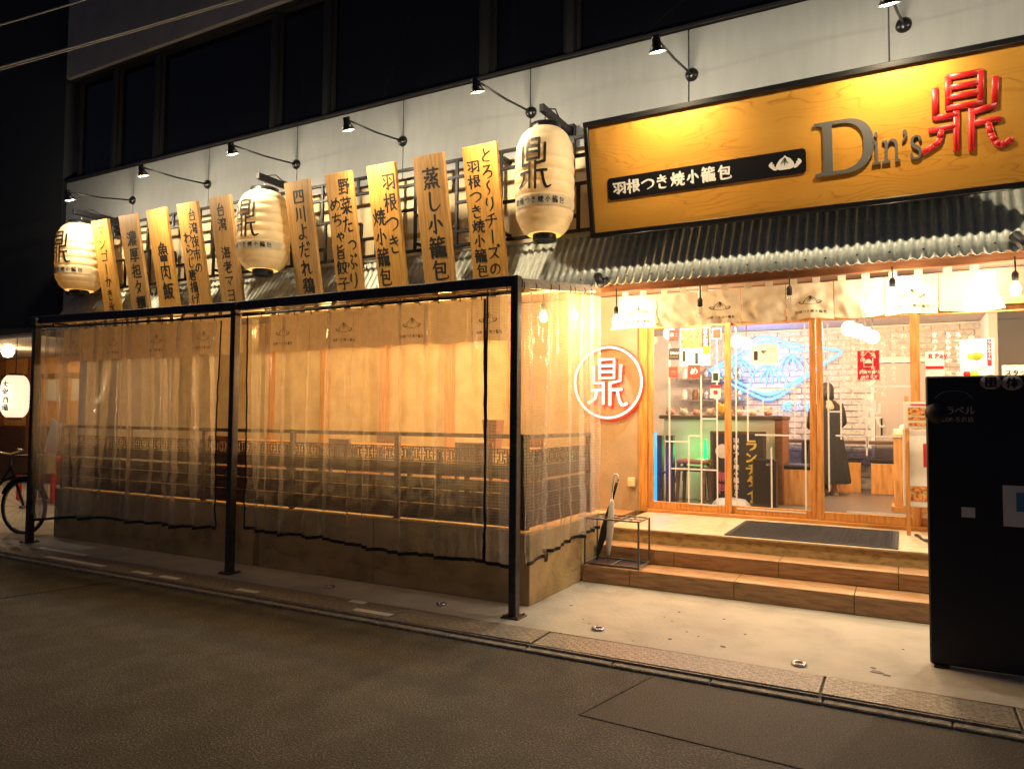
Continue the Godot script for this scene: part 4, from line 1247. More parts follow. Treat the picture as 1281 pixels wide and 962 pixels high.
func terrace() -> void:
	var fr := thing("terrace_canopy", "dark steel canopy of posts and top beam over the terrace", "canopy")
	for p in [[-2.585, ZT, 2.57], [-5.62, ZT + 0.02, 2.57], [-8.93, ZT + 0.04, 2.60]]:
		var o := part(fr, "post", box(S(), Vector3(p[0], p[2] / 2, p[1]), Vector3(0.062, p[2], 0.075), 0.006), M.post_paint)
		part(o, "base_plate", box(S(), Vector3(p[0], 0.006, p[1]), Vector3(0.15, 0.01, 0.15), 0.002), M.post_paint)
		for s in [[-1, -1], [1, -1], [-1, 1], [1, 1]]:
			part(o, "bolt", lathe(S(), [Vector2(0.01, 0.011), Vector2(0.01, 0.024), Vector2(0.0, 0.026)], 6, Transform3D(Basis.IDENTITY, Vector3(p[0] + s[0] * 0.055, 0, p[1] + s[1] * 0.055))), M.rust_red)
	part(fr, "beam", bar(S(), Vector3(-9.1, 2.59, ZT), Vector3(-5.655, 2.535, ZT), 0.06, 0.085, 0.006), M.post_paint)
	part(fr, "beam", bar(S(), Vector3(-5.585, 2.535, ZT), Vector3(-2.62, 2.53, ZT), 0.06, 0.085, 0.006), M.post_paint)
	part(fr, "curtain_rod", tube(S(true), [Vector3(-9.05, 2.50, ZT - 0.03), Vector3(-5.66, 2.45, ZT - 0.03)], 0.014, 8), M.dark_metal)
	part(fr, "curtain_rod", tube(S(true), [Vector3(-5.58, 2.45, ZT - 0.03), Vector3(-2.6, 2.45, ZT - 0.03)], 0.014, 8), M.dark_metal)
	part(fr, "side_board", bar(S(), Vector3(-2.575, 2.525, -4.93), Vector3(-2.575, 2.715, -6.42), 0.02, 0.075, 0.003), M.plate_steel)
	for k in 4:
		part(fr, "rafter", bar(S(), Vector3(-4.1 - k * 1.55, 2.54, -4.89), Vector3(-4.1 - k * 1.55, 2.80, -6.7), 0.04, 0.06), M.dark_wood)
	part(fr, "roof_sheet", bar(S(), Vector3(-5.86, 2.55, -4.9), Vector3(-5.86, 2.715, -6.40), 6.48, 0.008), M.zinc)
	part(fr, "roof_purlin", bar(S(), Vector3(-9.0, 2.66, -5.7), Vector3(-2.62, 2.62, -5.7), 0.04, 0.05), M.dark_wood)
	# low rendered wall
	var lw := thing("low_terrace_wall", "low beige rendered wall around the foot of the terrace", "wall")
	var xs := [-9.11, -7.09, -5.70, -4.2, -2.63]
	for i in 4:
		part(lw, "wall_segment", span(S(), Vector3(xs[i] + (0.008 if i > 0 else 0.0), 0.0, -5.32), Vector3(xs[i + 1], 0.565, -5.18), 0.006), M.beige_paint)
	part(lw, "wall_segment", span(S(), Vector3(-2.74, 0.0, -6.9), Vector3(-2.62, 0.56, -5.175), 0.006), M.beige_paint)
	part(lw, "wall_cap", span(S(), Vector3(-9.12, 0.566, -5.33), Vector3(-2.75, 0.585, -5.17), 0.004), M.beige_paint)
	part(lw, "wall_segment", span(S(), Vector3(-9.11, 0.0, -8.0), Vector3(-8.99, 0.56, -5.33), 0.006), M.beige_paint)
	part(lw, "terrace_floor", span(S(), Vector3(-8.98, 0.0, ZD - 0.005), Vector3(-2.745, FL, -5.325)), M.step_tile)
	var tag := thing("wall_tag", "small black tag fixed to the low wall under the curtain", "tag", "", on_z(685, 695, -5.5))
	tag.position = Vector3(-2.615, 0.34, -5.47)
	part(tag, "tag_plate", box(S(), Vector3.ZERO, Vector3(0.008, 0.075, 0.05), 0.002), M.black_matt)
	# fences: front left, front right, side
	fence("slatted_fence", "dark slatted terrace fence with fret row before the low wall", Vector3(-2.72, 0, -5.25), Vector3(-1, 0, 0), 6.35)
	fence("slatted_fence", "short slatted fence at the terrace side facing the steps", Vector3(-2.68, 0, -5.22), Vector3(0, 0, -1), 1.32)
	# rear pilasters, benches and tables behind the curtains
	for x in [-8.6, -7.5, -6.4, -5.3, -4.35]:
		var p := thing("wooden_post", "square brown wooden post against the terrace back wall", "post", "posts along the terrace back wall", Vector3(x, FL, ZD + 0.035))
		part(p, "shaft", span(S(), Vector3(-0.055, 0.0, -0.045), Vector3(0.055, 2.50, 0.045), 0.006), M.oak)
		part(p, "foot", span(S(), Vector3(-0.07, 0.0, -0.0445), Vector3(0.07, 0.1, 0.06), 0.006), M.dark_wood)
	for x in [-7.5, -5.55, -3.9]:
		var tb := thing("terrace_table", "dark wooden table on the covered terrace", "table", "terrace tables", Vector3(x, FL, -6.7))
		part(tb, "table_top", box(S(), Vector3(0, 0.72, 0), Vector3(1.0, 0.04, 0.7), 0.006), M.oak_flat)
		for s in [[-1, -1], [1, -1], [-1, 1], [1, 1]]:
			part(tb, "leg", box(S(), Vector3(s[0] * 0.43, 0.35, s[1] * 0.28), Vector3(0.05, 0.7, 0.05), 0.004), M.dark_wood)
	for c in [[-7.1, -6.05, 0.2], [-5.2, -6.1, -0.3], [-6.0, -7.45, 3.0], [-3.9, -7.5, 3.3], [-3.55, -6.0, 0.1]]:
		var ch := thing("terrace_chair", "wooden dining chair pulled up to a terrace table", "chair", "terrace chairs", Vector3(c[0], FL, c[1]))
		ch.rotation.y = c[2] + PI
		part(ch, "seat", box(S(), Vector3(0, 0.44, 0), Vector3(0.4, 0.04, 0.4), 0.01), M.brown_wood)
		part(ch, "backrest", box(S(), Vector3(0, 0.72, -0.19), Vector3(0.38, 0.22, 0.025), 0.008), M.brown_wood)
		for s in [[-1, -1], [1, -1], [-1, 1], [1, 1]]:
			var hgt := 0.83 if s[1] < 0 else 0.42
			part(ch, "leg", box(S(), Vector3(s[0] * 0.175, hgt / 2, s[1] * 0.175 - (0.018 if s[1] < 0 else 0.0)), Vector3(0.035, hgt, 0.035), 0.004), M.brown_wood)
	var bx := thing("paper_bin", "tall brown bin standing on a terrace table", "bin", "", Vector3(-3.75, FL + 0.74, -6.55))
	part(bx, "body", lathe(S(), [Vector2(0.0, 0.0), Vector2(0.09, 0.0), Vector2(0.12, 0.3), Vector2(0.11, 0.3), Vector2(0.085, 0.02)], 4, Transform3D(Basis(Vector3.UP, 0.8), Vector3.ZERO)), M.brown_wood)
	# hanging bulbs of the terrace
	var g0 := on_z(680, 395, -5.95)
	var g1 := on_z(719, 393, -6.8)
	var spots := [[g0.x, g0.y, g0.z], [g1.x, g1.y, g1.z], [-4.4, 2.42, -6.6], [-5.7, 2.42, -6.2], [-7.0, 2.42, -6.6], [-8.3, 2.42, -6.2]]
	for i in spots.size():
		var p: Array = spots[i]
		pendant(Vector3(p[0], p[1], p[2]), 2.62, "glowing bulb hanging under the terrace roof", "terrace bulbs", 2.2 if i < 4 else 0.8, Color(1.0, 0.76, 0.42))


func fence(called: String, label: String, o: Vector3, d: Vector3, length: float) -> void:
	var t := thing(called, label, "fence", "", o)
	var up := Vector3.UP
	var n := maxi(1, roundi(length / 1.3))
	var bay := length / n
	for i in n + 1:
		part(t, "post", box(S(), d * bay * i + up * 0.97, Vector3(0.045, 0.77, 0.045), 0.003), M.dark_wood)
	part(t, "top_rail", bar(S(), up * 1.335, d * length + up * 1.335, 0.06, 0.035, 0.004), M.dark_wood)
	for i in n:
		var a := d * (bay * i + 0.024)
		var b := d * (bay * (i + 1) - 0.024)
		for s in [[0.60, 0.735], [0.74, 0.86], [0.866, 0.962], [0.984, 1.095]]:
			part(t, "slat", bar(S(), a + up * (s[0] + s[1]) / 2, b + up * (s[0] + s[1]) / 2, 0.022, s[1] - s[0], 0.003), M.dark_wood)
		var fr := S()
		var cells := roundi((bay - 0.05) / 0.118)
		var cw := (bay - 0.048) / cells
		for yy in [1.105, 1.225]:
			bar(fr, a + up * yy, b + up * yy, 0.014, 0.012)
		for k in cells:
			var c := a + d * cw * (k + 0.5) + up * 1.165
			var hw := cw * 0.5
			for s in [[-0.95, -0.5, -0.95, 0.5], [-0.55, -0.5, -0.55, -0.2], [-0.55, 0.2, -0.55, 0.5], [-0.55, -0.2, -0.25, -0.2], [-0.55, 0.2, -0.25, 0.2], [0.55, -0.5, 0.55, -0.2], [0.55, 0.2, 0.55, 0.5], [0.25, -0.2, 0.55, -0.2], [0.25, 0.2, 0.55, 0.2], [-0.25, -0.35, 0.25, -0.35], [-0.25, 0.35, 0.25, 0.35], [-0.25, -0.35, -0.25, 0.35], [0.25, -0.35, 0.25, 0.35], [-0.95, 0.0, -0.25, 0.0], [0.25, 0.0, 1.0, 0.0]]:
				bar(fr, c + d * s[0] * hw + up * s[1] * 0.12, c + d * s[2] * hw + up * s[3] * 0.12, 0.012, 0.008)
		part(t, "fret_row", fr, M.dark_wood)


# a bulb on its cord; top is the height of the beam that carries it
func pendant(at: Vector3, top: float, label: String, group: String, energy: float, c: Color, lit := true) -> void:
	var t := thing("pendant_bulb", label, "bulb", group, at)
	part(t, "cord", tube(S(true), [Vector3(0, top - at.y, 0), Vector3(0.004, (top - at.y) * 0.5, 0), Vector3(0, 0.1, 0)], 0.006, 6), M.black_rubber)
	part(t, "socket", lathe(S(true), [Vector2(0.0, 0.125), Vector2(0.014, 0.12), Vector2(0.022, 0.1), Vector2(0.022, 0.05), Vector2(0.018, 0.045)], 14), M.black_rubber)
	var b := part(t, "bulb_glass", lathe(S(true), [Vector2(0.017, 0.046), Vector2(0.03, 0.02), Vector2(0.038, -0.012), Vector2(0.033, -0.04), Vector2(0.018, -0.058), Vector2(0.0, -0.063)], 18), M.bulb_glow if lit else M.window_pane)
	if lit:
		lamp(t, "bulb_light", Vector3(0, -0.01, 0), c, energy, 0.035)
	else:
		part(b, "filament", tube(S(true), [Vector3(-0.01, 0.03, 0), Vector3(-0.008, -0.02, 0), Vector3(0.008, -0.02, 0), Vector3(0.01, 0.03, 0)], 0.002, 5), M.chrome)


func shop_inside() -> void:
	var c := thing("service_counter", "tall pale service counter with brown end post inside the shop", "counter", "", Vector3(-2.0, FL, -9.9))
	part(c, "front_panel", span(S(), Vector3(-0.85, 0.0, -0.25), Vector3(0.58, 1.06, 0.28), 0.006), M.white_wall)
	part(c, "counter_top", span(S(), Vector3(-0.9, 1.061, -0.32), Vector3(0.68, 1.11, 0.34), 0.008), M.dark_wood)
	part(c, "end_post", span(S(), Vector3(0.582, 0.0, -0.28), Vector3(0.67, 1.06, 0.31), 0.006), M.brown_wood)
	# soft toys in a row on the counter
	var cols := [["plush_pink", "pink"], ["plush_white", "white"], ["plush_pink", "coral"], ["plush_white", "cream"], ["plush_yellow", "yellow"], ["plush_pink", "rose"], ["plush_white", "pale"], ["plush_pink", "salmon"]]
	for i in cols.size():
		var x := -0.78 + i * 0.18
		var big := 1.5 if i == 4 else rng.randf_range(0.75, 1.05)
		var toy := thing("soft_toy", "small %s round soft toy sitting on the service counter" % cols[i][1], "soft toy", "soft toys on the counter", Vector3(-2.0 + x, FL + 1.11, -9.68))
		toy.scale = Vector3.ONE * big
		part(toy, "body", lathe(S(true), [Vector2(0.0, 0.0), Vector2(0.055, 0.01), Vector2(0.068, 0.04), Vector2(0.055, 0.075), Vector2(0.03, 0.095), Vector2(0.0, 0.1)], 14), M[cols[i][0]])
		for s in [-1, 1]:
			part(toy, "ear", lathe(S(true), [Vector2(0.0, 0.0), Vector2(0.018, 0.008), Vector2(0.014, 0.03), Vector2(0.0, 0.038)], 8, Transform3D(Basis(Vector3.BACK, -0.4 * s), Vector3(s * 0.035, 0.078, 0))), M[cols[i][0]])
	# kitchen light behind the counter
	var k := thing("kitchen_shelf", "bright steel kitchen shelf with jars behind the counter", "shelf", "", Vector3(-2.75, FL, -12.1))
	part(k, "cabinet", span(S(), Vector3(-0.6, 0.0, -0.25), Vector3(0.5, 1.0, 0.2), 0.006), M.chrome)
	for y in [1.35, 1.7]:
		var sh := part(k, "shelf", span(S(), Vector3(-0.6, y, -0.25), Vector3(0.5, y + 0.025, 0.1), 0.004), M.chrome)
		for j in 6:
			part(sh, "jar", lathe(S(true), [Vector2(0.0, 0.0), Vector2(0.05, 0.0), Vector2(0.05, 0.13), Vector2(0.035, 0.15), Vector2(0.035, 0.17), Vector2(0.0, 0.17)], 12, Transform3D(Basis.IDENTITY, Vector3(-0.5 + j * 0.18, y + 0.026, -0.08))), [M.white_paint, M.brown_wood, M.chrome][j % 3])
	# blue neon: a steamer of dumplings on the brick wall
	var zb := -12.3
	var neon := thing("dumpling_neon", "blue white neon outline of dumplings in a lozenge steamer on brick", "neon sign", "", Vector3.ZERO)
	var at := func(px: float, py: float) -> Vector3: return on_z(px, py, zb)
	var runs := {
		"steamer_rim": [[[888, 463], [922, 443], [953, 421], [990, 430], [1034, 436], [1052, 441], [1030, 456], [1000, 478], [965, 500], [935, 490], [905, 475], [888, 463]], [[893, 463], [924, 448], [954, 427], [990, 436], [1030, 442]], [[1024, 460], [996, 476], [964, 494], [936, 484], [912, 472]]],
		"dumpling": [[[938, 486], [942, 470], [950, 461], [962, 457], [974, 462], [982, 472], [984, 484], [975, 489], [958, 492], [938, 486]], [[918, 474], [914, 464], [918, 454], [926, 449], [936, 454], [944, 464]], [[976, 462], [980, 450], [990, 443], [1002, 447], [1010, 457], [1008, 468]]],
		"fold": [[[962, 460], [954, 468], [950, 478]], [[962, 460], [960, 470], [958, 480]], [[962, 460], [966, 470], [966, 480]], [[963, 460], [972, 468], [976, 478]], [[926, 452], [920, 460], [920, 468]], [[927, 452], [928, 462], [930, 470]], [[928, 452], [936, 460], [940, 468]], [[990, 446], [984, 454], [984, 462]], [[991, 446], [994, 456], [994, 464]], [[992, 446], [1000, 454], [1004, 462]], [[902, 466], [908, 462], [904, 470]], [[968, 488], [966, 494], [972, 491]], [[1014, 448], [1020, 446], [1018, 452]]],
	}
	for key in runs:
		for run in runs[key]:
			var pts := []
			for p in run:
				pts.append(at.call(p[0], p[1]))
			var fine := []
			for i in pts.size() - 1:
				for q in 4:
					fine.append((pts[i] as Vector3).cubic_interpolate(pts[i + 1], pts[maxi(i - 1, 0)], pts[mini(i + 2, pts.size() - 1)], q / 4.0))
			fine.append(pts[-1])
			part(neon, key, tube(S(true), fine, 0.021 if key == "steamer_rim" else 0.014, 6), M.neon_blue)
	var word := S(true)
	var w0: Vector3 = at.call(978, 502)
	var i := 0
	for chr in "焼小籠包":
		for s in strokes_of(GLYPH[chr]):
			var pts := []
			for p in s[0]:
				pts.append(w0 + Vector3(i * 0.165 + p.x * 0.15, -p.y * 0.17, 0))
			tube(word, pts, 0.0075, 5)
		i += 1
	part(neon, "neon_word", word, M.neon_blue)
	lamp(neon, "neon_light", Vector3(-1.9, 2.3, zb + 0.35), Color(0.2, 0.5, 1.0), 1.3, 0.3)
	# coloured light tubes by the left wall
	var a0 := on_z(818, 634, -8.45)
	var led := thing("light_tube", "upright blue and cyan light tube inside the left glass", "light tube", "", Vector3(a0.x, FL, -8.45))
	part(led, "cyan_tube", tube(S(true), [Vector3(0.02, 0.04, 0), Vector3(0.02, 0.9, 0)], 0.02, 10), M.neon_cyan)
	part(led, "blue_tube", tube(S(true), [Vector3(-0.06, 0.1, 0.0), Vector3(-0.06, 0.75, 0.0)], 0.02, 10), M.led_blue)
	part(led, "foot", box(S(), Vector3(-0.02, 0.02, 0), Vector3(0.2, 0.04, 0.12), 0.006), M.black_matt)
	lamp(led, "tube_light", Vector3(0.0, 0.5, 0.1), Color(0.05, 0.35, 1.0), 0.3, 0.15)
	var a1 := on_z(832, 634, -8.75)
	var rack := thing("dark_stand", "tall narrow dark stand beside the light tube", "stand", "", Vector3(a1.x, FL, -8.75))
	for s in [-1, 1]:
		part(rack, "upright", span(S(), Vector3(s * 0.07 - 0.045, 0.0, -0.05), Vector3(s * 0.07 + 0.045, 0.86, 0.05), 0.006), M.black_matt)
	part(rack, "shelf", span(S(), Vector3(-0.1, 0.4, -0.051), Vector3(0.1, 0.42, 0.06)), M.black_matt)
	var gp := Vector3(-2.25, FL, -9.45)
	var green := thing("green_lamp", "low green lamp glowing against the pale counter front", "lamp", "", gp)
	part(green, "tube", tube(S(true), [Vector3(0, 0.5, 0.02), Vector3(0, 0.8, 0.02)], 0.022, 10), M.led_green)
	part(green, "stem", tube(S(true), [Vector3(0, 0.0, 0.02), Vector3(0, 0.5, 0.02)], 0.012, 8), M.black_matt)
	part(green, "foot", lathe(S(true), [Vector2(0.09, 0.0), Vector2(0.09, 0.01), Vector2(0.0, 0.03)], 18, Transform3D(Basis.IDENTITY, Vector3(0, 0, 0.02))), M.black_matt)
	lamp(green, "green_light", Vector3(0, 0.66, 0.12), Color(0.0, 1.0, 0.5), 0.18, 0.08)
	# stacked stools
	var s0 := on_y(868, 634, FL)
	for j in 2:
		var st := thing("bar_stool", "dark bar stool before the counter, %s" % ["standing on the floor", "stacked upside on another"][j], "stool", "stacked dark stools", Vector3(s0.x, FL + j * 0.09, s0.z))
		part(st, "seat", box(S(), Vector3(0, 0.46, 0), Vector3(0.34, 0.05, 0.34), 0.015), M.brown_wood if j else M.dark_wood)
		for q in [[-1, -1], [1, -1], [-1, 1], [1, 1]]:
			part(st, "leg", bar(S(), Vector3(q[0] * 0.14, 0.435, q[1] * 0.14), Vector3(q[0] * 0.165, 0.0 if j == 0 else 0.2, q[1] * 0.165), 0.035, 0.035, 0.004), M.dark_wood)
	# black lunch board, framed
	var b0 := on_z(893, 542, -9.35)
	var b1 := on_z(957, 640, -9.35)
	var bd := thing("lunch_board", "black framed lunch board with yellow lettering leaning on the counter", "sign board", "", Vector3((b0.x + b1.x) / 2, FL, -9.3))
	var bw := b1.x - b0.x
	var bh := b0.y - FL
	part(bd, "panel", span(S(), Vector3(-bw / 2, 0.02, -0.02), Vector3(bw / 2, bh, 0.0)), M.black_matt)
	part(bd, "board_frame", frame_shape(-bw / 2 - 0.03, bw / 2 + 0.03, 0.0, bh + 0.03, -0.03, 0.012, 0.035), M.dark_wood)
	for q in 6:
		var yl := S()
		write_on(yl, "ランチタイム"[q], Vector3(bw * 0.16, bh - 0.07 - q * 0.148, 0.003), Vector3.RIGHT, Vector3.DOWN, 0.14, Vector3.ZERO, 0.2)
		part(bd, "yellow_character", yl, M.yellow_paint)
	var wl := S()
	write_on(wl, "羽根つき焼小籠包とめん", Vector3(-bw * 0.09, bh - 0.05, 0.003), Vector3.RIGHT, Vector3.DOWN, 0.07, Vector3(0, -0.082, 0), 0.15)
	part(bd, "white_lettering", wl, M.white_paint)
	var pk := S()
	write_on(pk, "無料", Vector3(-bw * 0.42, bh * 0.46, 0.003), Vector3.RIGHT, Vector3.DOWN, 0.13, Vector3(0, -0.15, 0), 0.16)
	part(bd, "pink_lettering", pk, M.pink_paint)
	part(bd, "white_drawing", lathe(S(true), [Vector2(0.09, 0.0), Vector2(0.06, 0.003), Vector2(0.0, 0.004)], 18, Transform3D(Basis(Vector3.RIGHT, Vector3.BACK, Vector3.DOWN), Vector3(-bw * 0.3, bh * 0.75, 0.001))), M.white_paint)
	var base := thing("grey_stand_base", "round grey stand base on the floor by the lunch board", "stand base", "", on_y(915, 634, FL))
	part(base, "water_base", lathe(S(true), [Vector2(0.0, 0.0), Vector2(0.22, 0.0), Vector2(0.23, 0.03), Vector2(0.17, 0.09), Vector2(0.05, 0.11), Vector2(0.0, 0.11)], 24), M.cut_film)
	var q0 := on_z(942, 574, -9.1)
	var q1 := on_z(972, 636, -9.1)
	var bl := thing("black_case", "upright black case standing in front of the lunch board", "case", "", Vector3((q0.x + q1.x) / 2, FL, -9.12))
	part(bl, "shell", span(S(), Vector3(-(q1.x - q0.x) / 2, 0.0, -0.1), Vector3((q1.x - q0.x) / 2, q0.y - FL, 0.06), 0.015), M.black_gloss)
	part(bl, "clasp", box(S(), Vector3(0.05, q0.y - FL - 0.06, 0.063), Vector3(0.05, 0.03, 0.006)), M.chrome)
	# box stools
	for e in [[996, 632, 0.36, 0.0, "orange wooden box stool with black cushion near the counter end"], [1056, 616, 0.32, 0.45, "orange wooden box stool behind the person in black"], [1107, 619, 0.34, 0.0, "orange wooden box stool beside the oak cabinet"]]:
		var p := on_y(e[0], e[1], FL)
		var bs := thing("box_stool", e[4], "stool", "", Vector3(p.x, FL, p.z - 0.2))
		bs.rotation.y = e[3]
		part(bs, "box", span(S(), Vector3(-e[2] / 2, 0.0, -0.2), Vector3(e[2] / 2, 0.44, 0.2), 0.005), M.box_wood)
		part(bs, "cushion", span(S(), Vector3(-e[2] / 2 - 0.008, 0.441, -0.21), Vector3(e[2] / 2 + 0.008, 0.5, 0.21), 0.018), M.black_gloss)
	for e in [[-0.35, -12.0, 1.9], [-1.6, -12.0, 0.7]]:
		var tb := thing("shop_table", "long dark table along the brick wall, %s" % ["under the poem film" if e[0] > -1 else "below the blue neon"], "table", "", Vector3(e[0], FL, e[1]))
		part(tb, "table_top", box(S(), Vector3(0, 0.73, 0), Vector3(e[2], 0.04, 0.5), 0.006), M.dark_wood)
		for s in [-1, 1]:
			part(tb, "leg", box(S(), Vector3(s * (e[2] / 2 - 0.08), 0.355, 0), Vector3(0.07, 0.71, 0.4), 0.006), M.black_matt)
	var cb := on_y(1122, 640, FL)
	var cab := thing("oak_cabinet", "orange oak cabinet with tissue box just inside the door", "cabinet", "", Vector3(cb.x + 0.14, FL, cb.z - 0.2))
	part(cab, "carcass", span(S(), Vector3(-0.16, 0.06, -0.2), Vector3(0.3, 0.86, 0.2), 0.006), M.box_wood)
	part(cab, "cabinet_top", span(S(), Vector3(-0.18, 0.861, -0.22), Vector3(0.32, 0.9, 0.22), 0.006), M.box_wood)
	part(cab, "door", span(S(), Vector3(-0.03, 0.1, 0.201), Vector3(0.27, 0.82, 0.215), 0.004), M.box_wood)
	part(cab, "plinth", span(S(), Vector3(-0.19, 0.0, -0.2), Vector3(0.3, 0.059, 0.24)), M.box_wood)
	var tis := thing("tissue_box", "white tissue box on top of the oak cabinet", "box", "", Vector3(cb.x + 0.08, FL + 0.9, cb.z - 0.2))
	part(tis, "box", box(S(), Vector3(0, 0.03, 0), Vector3(0.2, 0.06, 0.11), 0.004), M.white_paint)
	part(tis, "tissue", lathe(S(true), [Vector2(0.03, 0.06), Vector2(0.04, 0.09), Vector2(0.0, 0.12)], 7), M.white_paint)
	# menu easel by the door post
	var e0 := on_y(1148, 655, FL)
	var ez := ZD + 0.3
	var lo := on_z(1131, 634, ez)
	var hi := on_z(1141, 537, ez)
	var es := thing("menu_easel", "white menu board on an oak easel before the door post", "easel", "", Vector3(lo.x, FL, ez))
	var w := 0.5
	var y0 := lo.y - FL
	var y1 := hi.y - FL
	var tilt := Basis(Vector3.RIGHT, -0.13)
	part(es, "lower_board", box(S(), Vector3(w / 2, (y0 + y1) / 2, -0.05), Vector3(w, y1 - y0, 0.02), 0.004, tilt), M.paper)
	for x in [0.04, w - 0.04]:
		part(es, "leg", bar(S(), Vector3(x, 0.0, 0.06), Vector3(x, 1.3, -0.12), 0.035, 0.025, 0.003), M.oak)
	part(es, "rear_leg", bar(S(), Vector3(w / 2, 0.0, -0.32), Vector3(w / 2, 1.25, -0.13), 0.035, 0.025, 0.003), M.oak)
	var pl := func(called: String, cx: float, cy: float, sw: float, sh: float, m: Material) -> void:
		part(es, called, box(S(), Vector3(w / 2, (y0 + y1) / 2, -0.05) + tilt * Vector3(cx, cy, 0.012), Vector3(sw, sh, 0.003), 0.0, tilt), m)
	pl.call("red_label", -0.02, 0.12, 0.12, 0.22, M.poster_red)
	pl.call("food_picture", 0.0, -0.24, 0.4, 0.14, M.food_print)
	for k2 in 6:
		pl.call("print_line", 0.13, 0.0 - k2 * 0.03, 0.12, 0.008, M.black_matt)
	var rl := S()
	for q in 4:
		var o2 := Vector3(w / 2, (y0 + y1) / 2, -0.05) + tilt * Vector3(-0.045, 0.22 - q * 0.05, 0.015)
		write_on(rl, "一品料理"[q], o2, Vector3.RIGHT, tilt * Vector3.DOWN, 0.046, Vector3.ZERO, 0.14)
	part(es, "red_label_lettering", rl, M.white_paint)
	var t0 := on_z(1134, 503, ez + 0.03)
	var t1 := on_z(1131, 536, ez + 0.03)
	var tp := thing("menu_card", "white menu card with three dish pictures set on the easel", "menu card", "", Vector3(t1.x, t1.y, ez + 0.03))
	var th := t0.y - t1.y
	part(tp, "card_sheet", box(S(), Vector3(0.2, th / 2, -0.01), Vector3(0.4, th, 0.014), 0.003), M.paper)
	for q in [[0.3, 0.3], [0.56, 0.12], [0.78, 0.12]]:
		part(tp, "dish_picture", box(S(), Vector3(0.19, th * (1.0 - q[0] - 0.06), -0.001), Vector3(0.3, th * q[1], 0.006)), M.food_print)
	part(tp, "card_title", box(S(), Vector3(0.2, th * 0.9, -0.001), Vector3(0.28, 0.012, 0.005)), M.poster_red)
	# ceiling lamps
	var n := 0
	for g in [[1063, 411, -9.3], [1073, 414, -9.75], [1083, 418, -10.2], [1092, 422, -10.65], [922, 427, -10.3], [934, 430, -10.9], [838, 417, -9.9]]:
		var p := on_z(g[0], g[1], g[2])
		var gl := thing("globe_lamp", "glowing round white globe lamp under the shop ceiling", "lamp", "shop globe lamps", p)
		part(gl, "globe", lathe(S(true), [Vector2(0.0, 0.09), Vector2(0.05, 0.078), Vector2(0.085, 0.03), Vector2(0.085, -0.03), Vector2(0.05, -0.078), Vector2(0.0, -0.09)], 20), M.globe_glow)
		part(gl, "rod", tube(S(true), [Vector3(0, 0.08, 0), Vector3(0, maxf(2.94 - p.y, 0.1), 0)], 0.008, 6), M.black_matt)
		lamp(gl, "globe_light", Vector3.ZERO, Color(1.0, 0.82, 0.6), 1.9 if n < 6 else 1.1, 0.08)
		n += 1
	person(on_y(1036, 619, FL))


# ---------- the person: one continuous body from a smooth union of tapered capsules ----------
func capsule_field(p: Vector3, bones: Array, k: float) -> float:
	var d := 10.0
	for b in bones:
		var a: Vector3 = b[0]
		var ab: Vector3 = b[1] - a
		var t := clampf((p - a).dot(ab) / maxf(ab.length_squared(), 1e-9), 0.0, 1.0)
		var e := (p - a - ab * t).length() - lerpf(b[2], b[3], t)
		var h := maxf(k - absf(d - e), 0.0) / k
		d = minf(d, e) - h * h * k * 0.25
	return d

func surface_net(st: SurfaceTool, bones: Array, cell: float, k: float) -> void:
	var lo := Vector3(9, 9, 9)
	var hi := -lo
	for b in bones:
		var r := maxf(b[2], b[3]) + cell * 2
		for e in [b[0], b[1]]:
			lo = lo.min(e - Vector3(r, r, r))
			hi = hi.max(e + Vector3(r, r, r))
	var nx := int((hi.x - lo.x) / cell) + 2
	var ny := int((hi.y - lo.y) / cell) + 2
	var nz := int((hi.z - lo.z) / cell) + 2
	var f := PackedFloat32Array()
	f.resize(nx * ny * nz)
	for z in nz:
		for y in ny:
			for x in nx:
				f[x + nx * (y + ny * z)] = capsule_field(lo + Vector3(x, y, z) * cell, bones, k)
	var vert := {}
	var corner := [Vector3i(0, 0, 0), Vector3i(1, 0, 0), Vector3i(0, 1, 0), Vector3i(1, 1, 0), Vector3i(0, 0, 1), Vector3i(1, 0, 1), Vector3i(0, 1, 1), Vector3i(1, 1, 1)]
	var pairs := [[0, 1], [2, 3], [4, 5], [6, 7], [0, 2], [1, 3], [4, 6], [5, 7], [0, 4], [1, 5], [2, 6], [3, 7]]
	for z in nz - 1:
		for y in ny - 1:
			for x in nx - 1:
				var v := []
				var inside := 0
				for c in corner:
					var q := f[x + c.x + nx * (y + c.y + ny * (z + c.z))]
					v.append(q)
					inside += 1 if q < 0.0 else 0
				if inside == 0 or inside == 8:
					continue
				var sum := Vector3.ZERO
				var m := 0
				for e in pairs:
					if (v[e[0]] < 0.0) != (v[e[1]] < 0.0):
						var t: float = v[e[0]] / (v[e[0]] - v[e[1]])
						sum += Vector3(corner[e[0]]).lerp(Vector3(corner[e[1]]), t)
						m += 1
				vert[x + nx * (y + ny * z)] = lo + (Vector3(x, y, z) + sum / m) * cell
	var axes := [1, nx, nx * ny]
	for z in range(1, nz - 1):
		for y in range(1, ny - 1):
			for x in range(1, nx - 1):
				var i := x + nx * (y + ny * z)
				for a in 3:
					var s0 := f[i]
					var s1 := f[i + axes[a]]
					if (s0 < 0.0) == (s1 < 0.0):
						continue
					var u: int = axes[(a + 1) % 3]
					var w: int = axes[(a + 2) % 3]
					if vert.has(i) and vert.has(i - u) and vert.has(i - u - w) and vert.has(i - w):
						var out := Vector3.ZERO
						out[a] = 1.0 if s0 < 0.0 else -1.0
						quad_out(st, vert[i], vert[i - u], vert[i - u - w], vert[i - w], out)

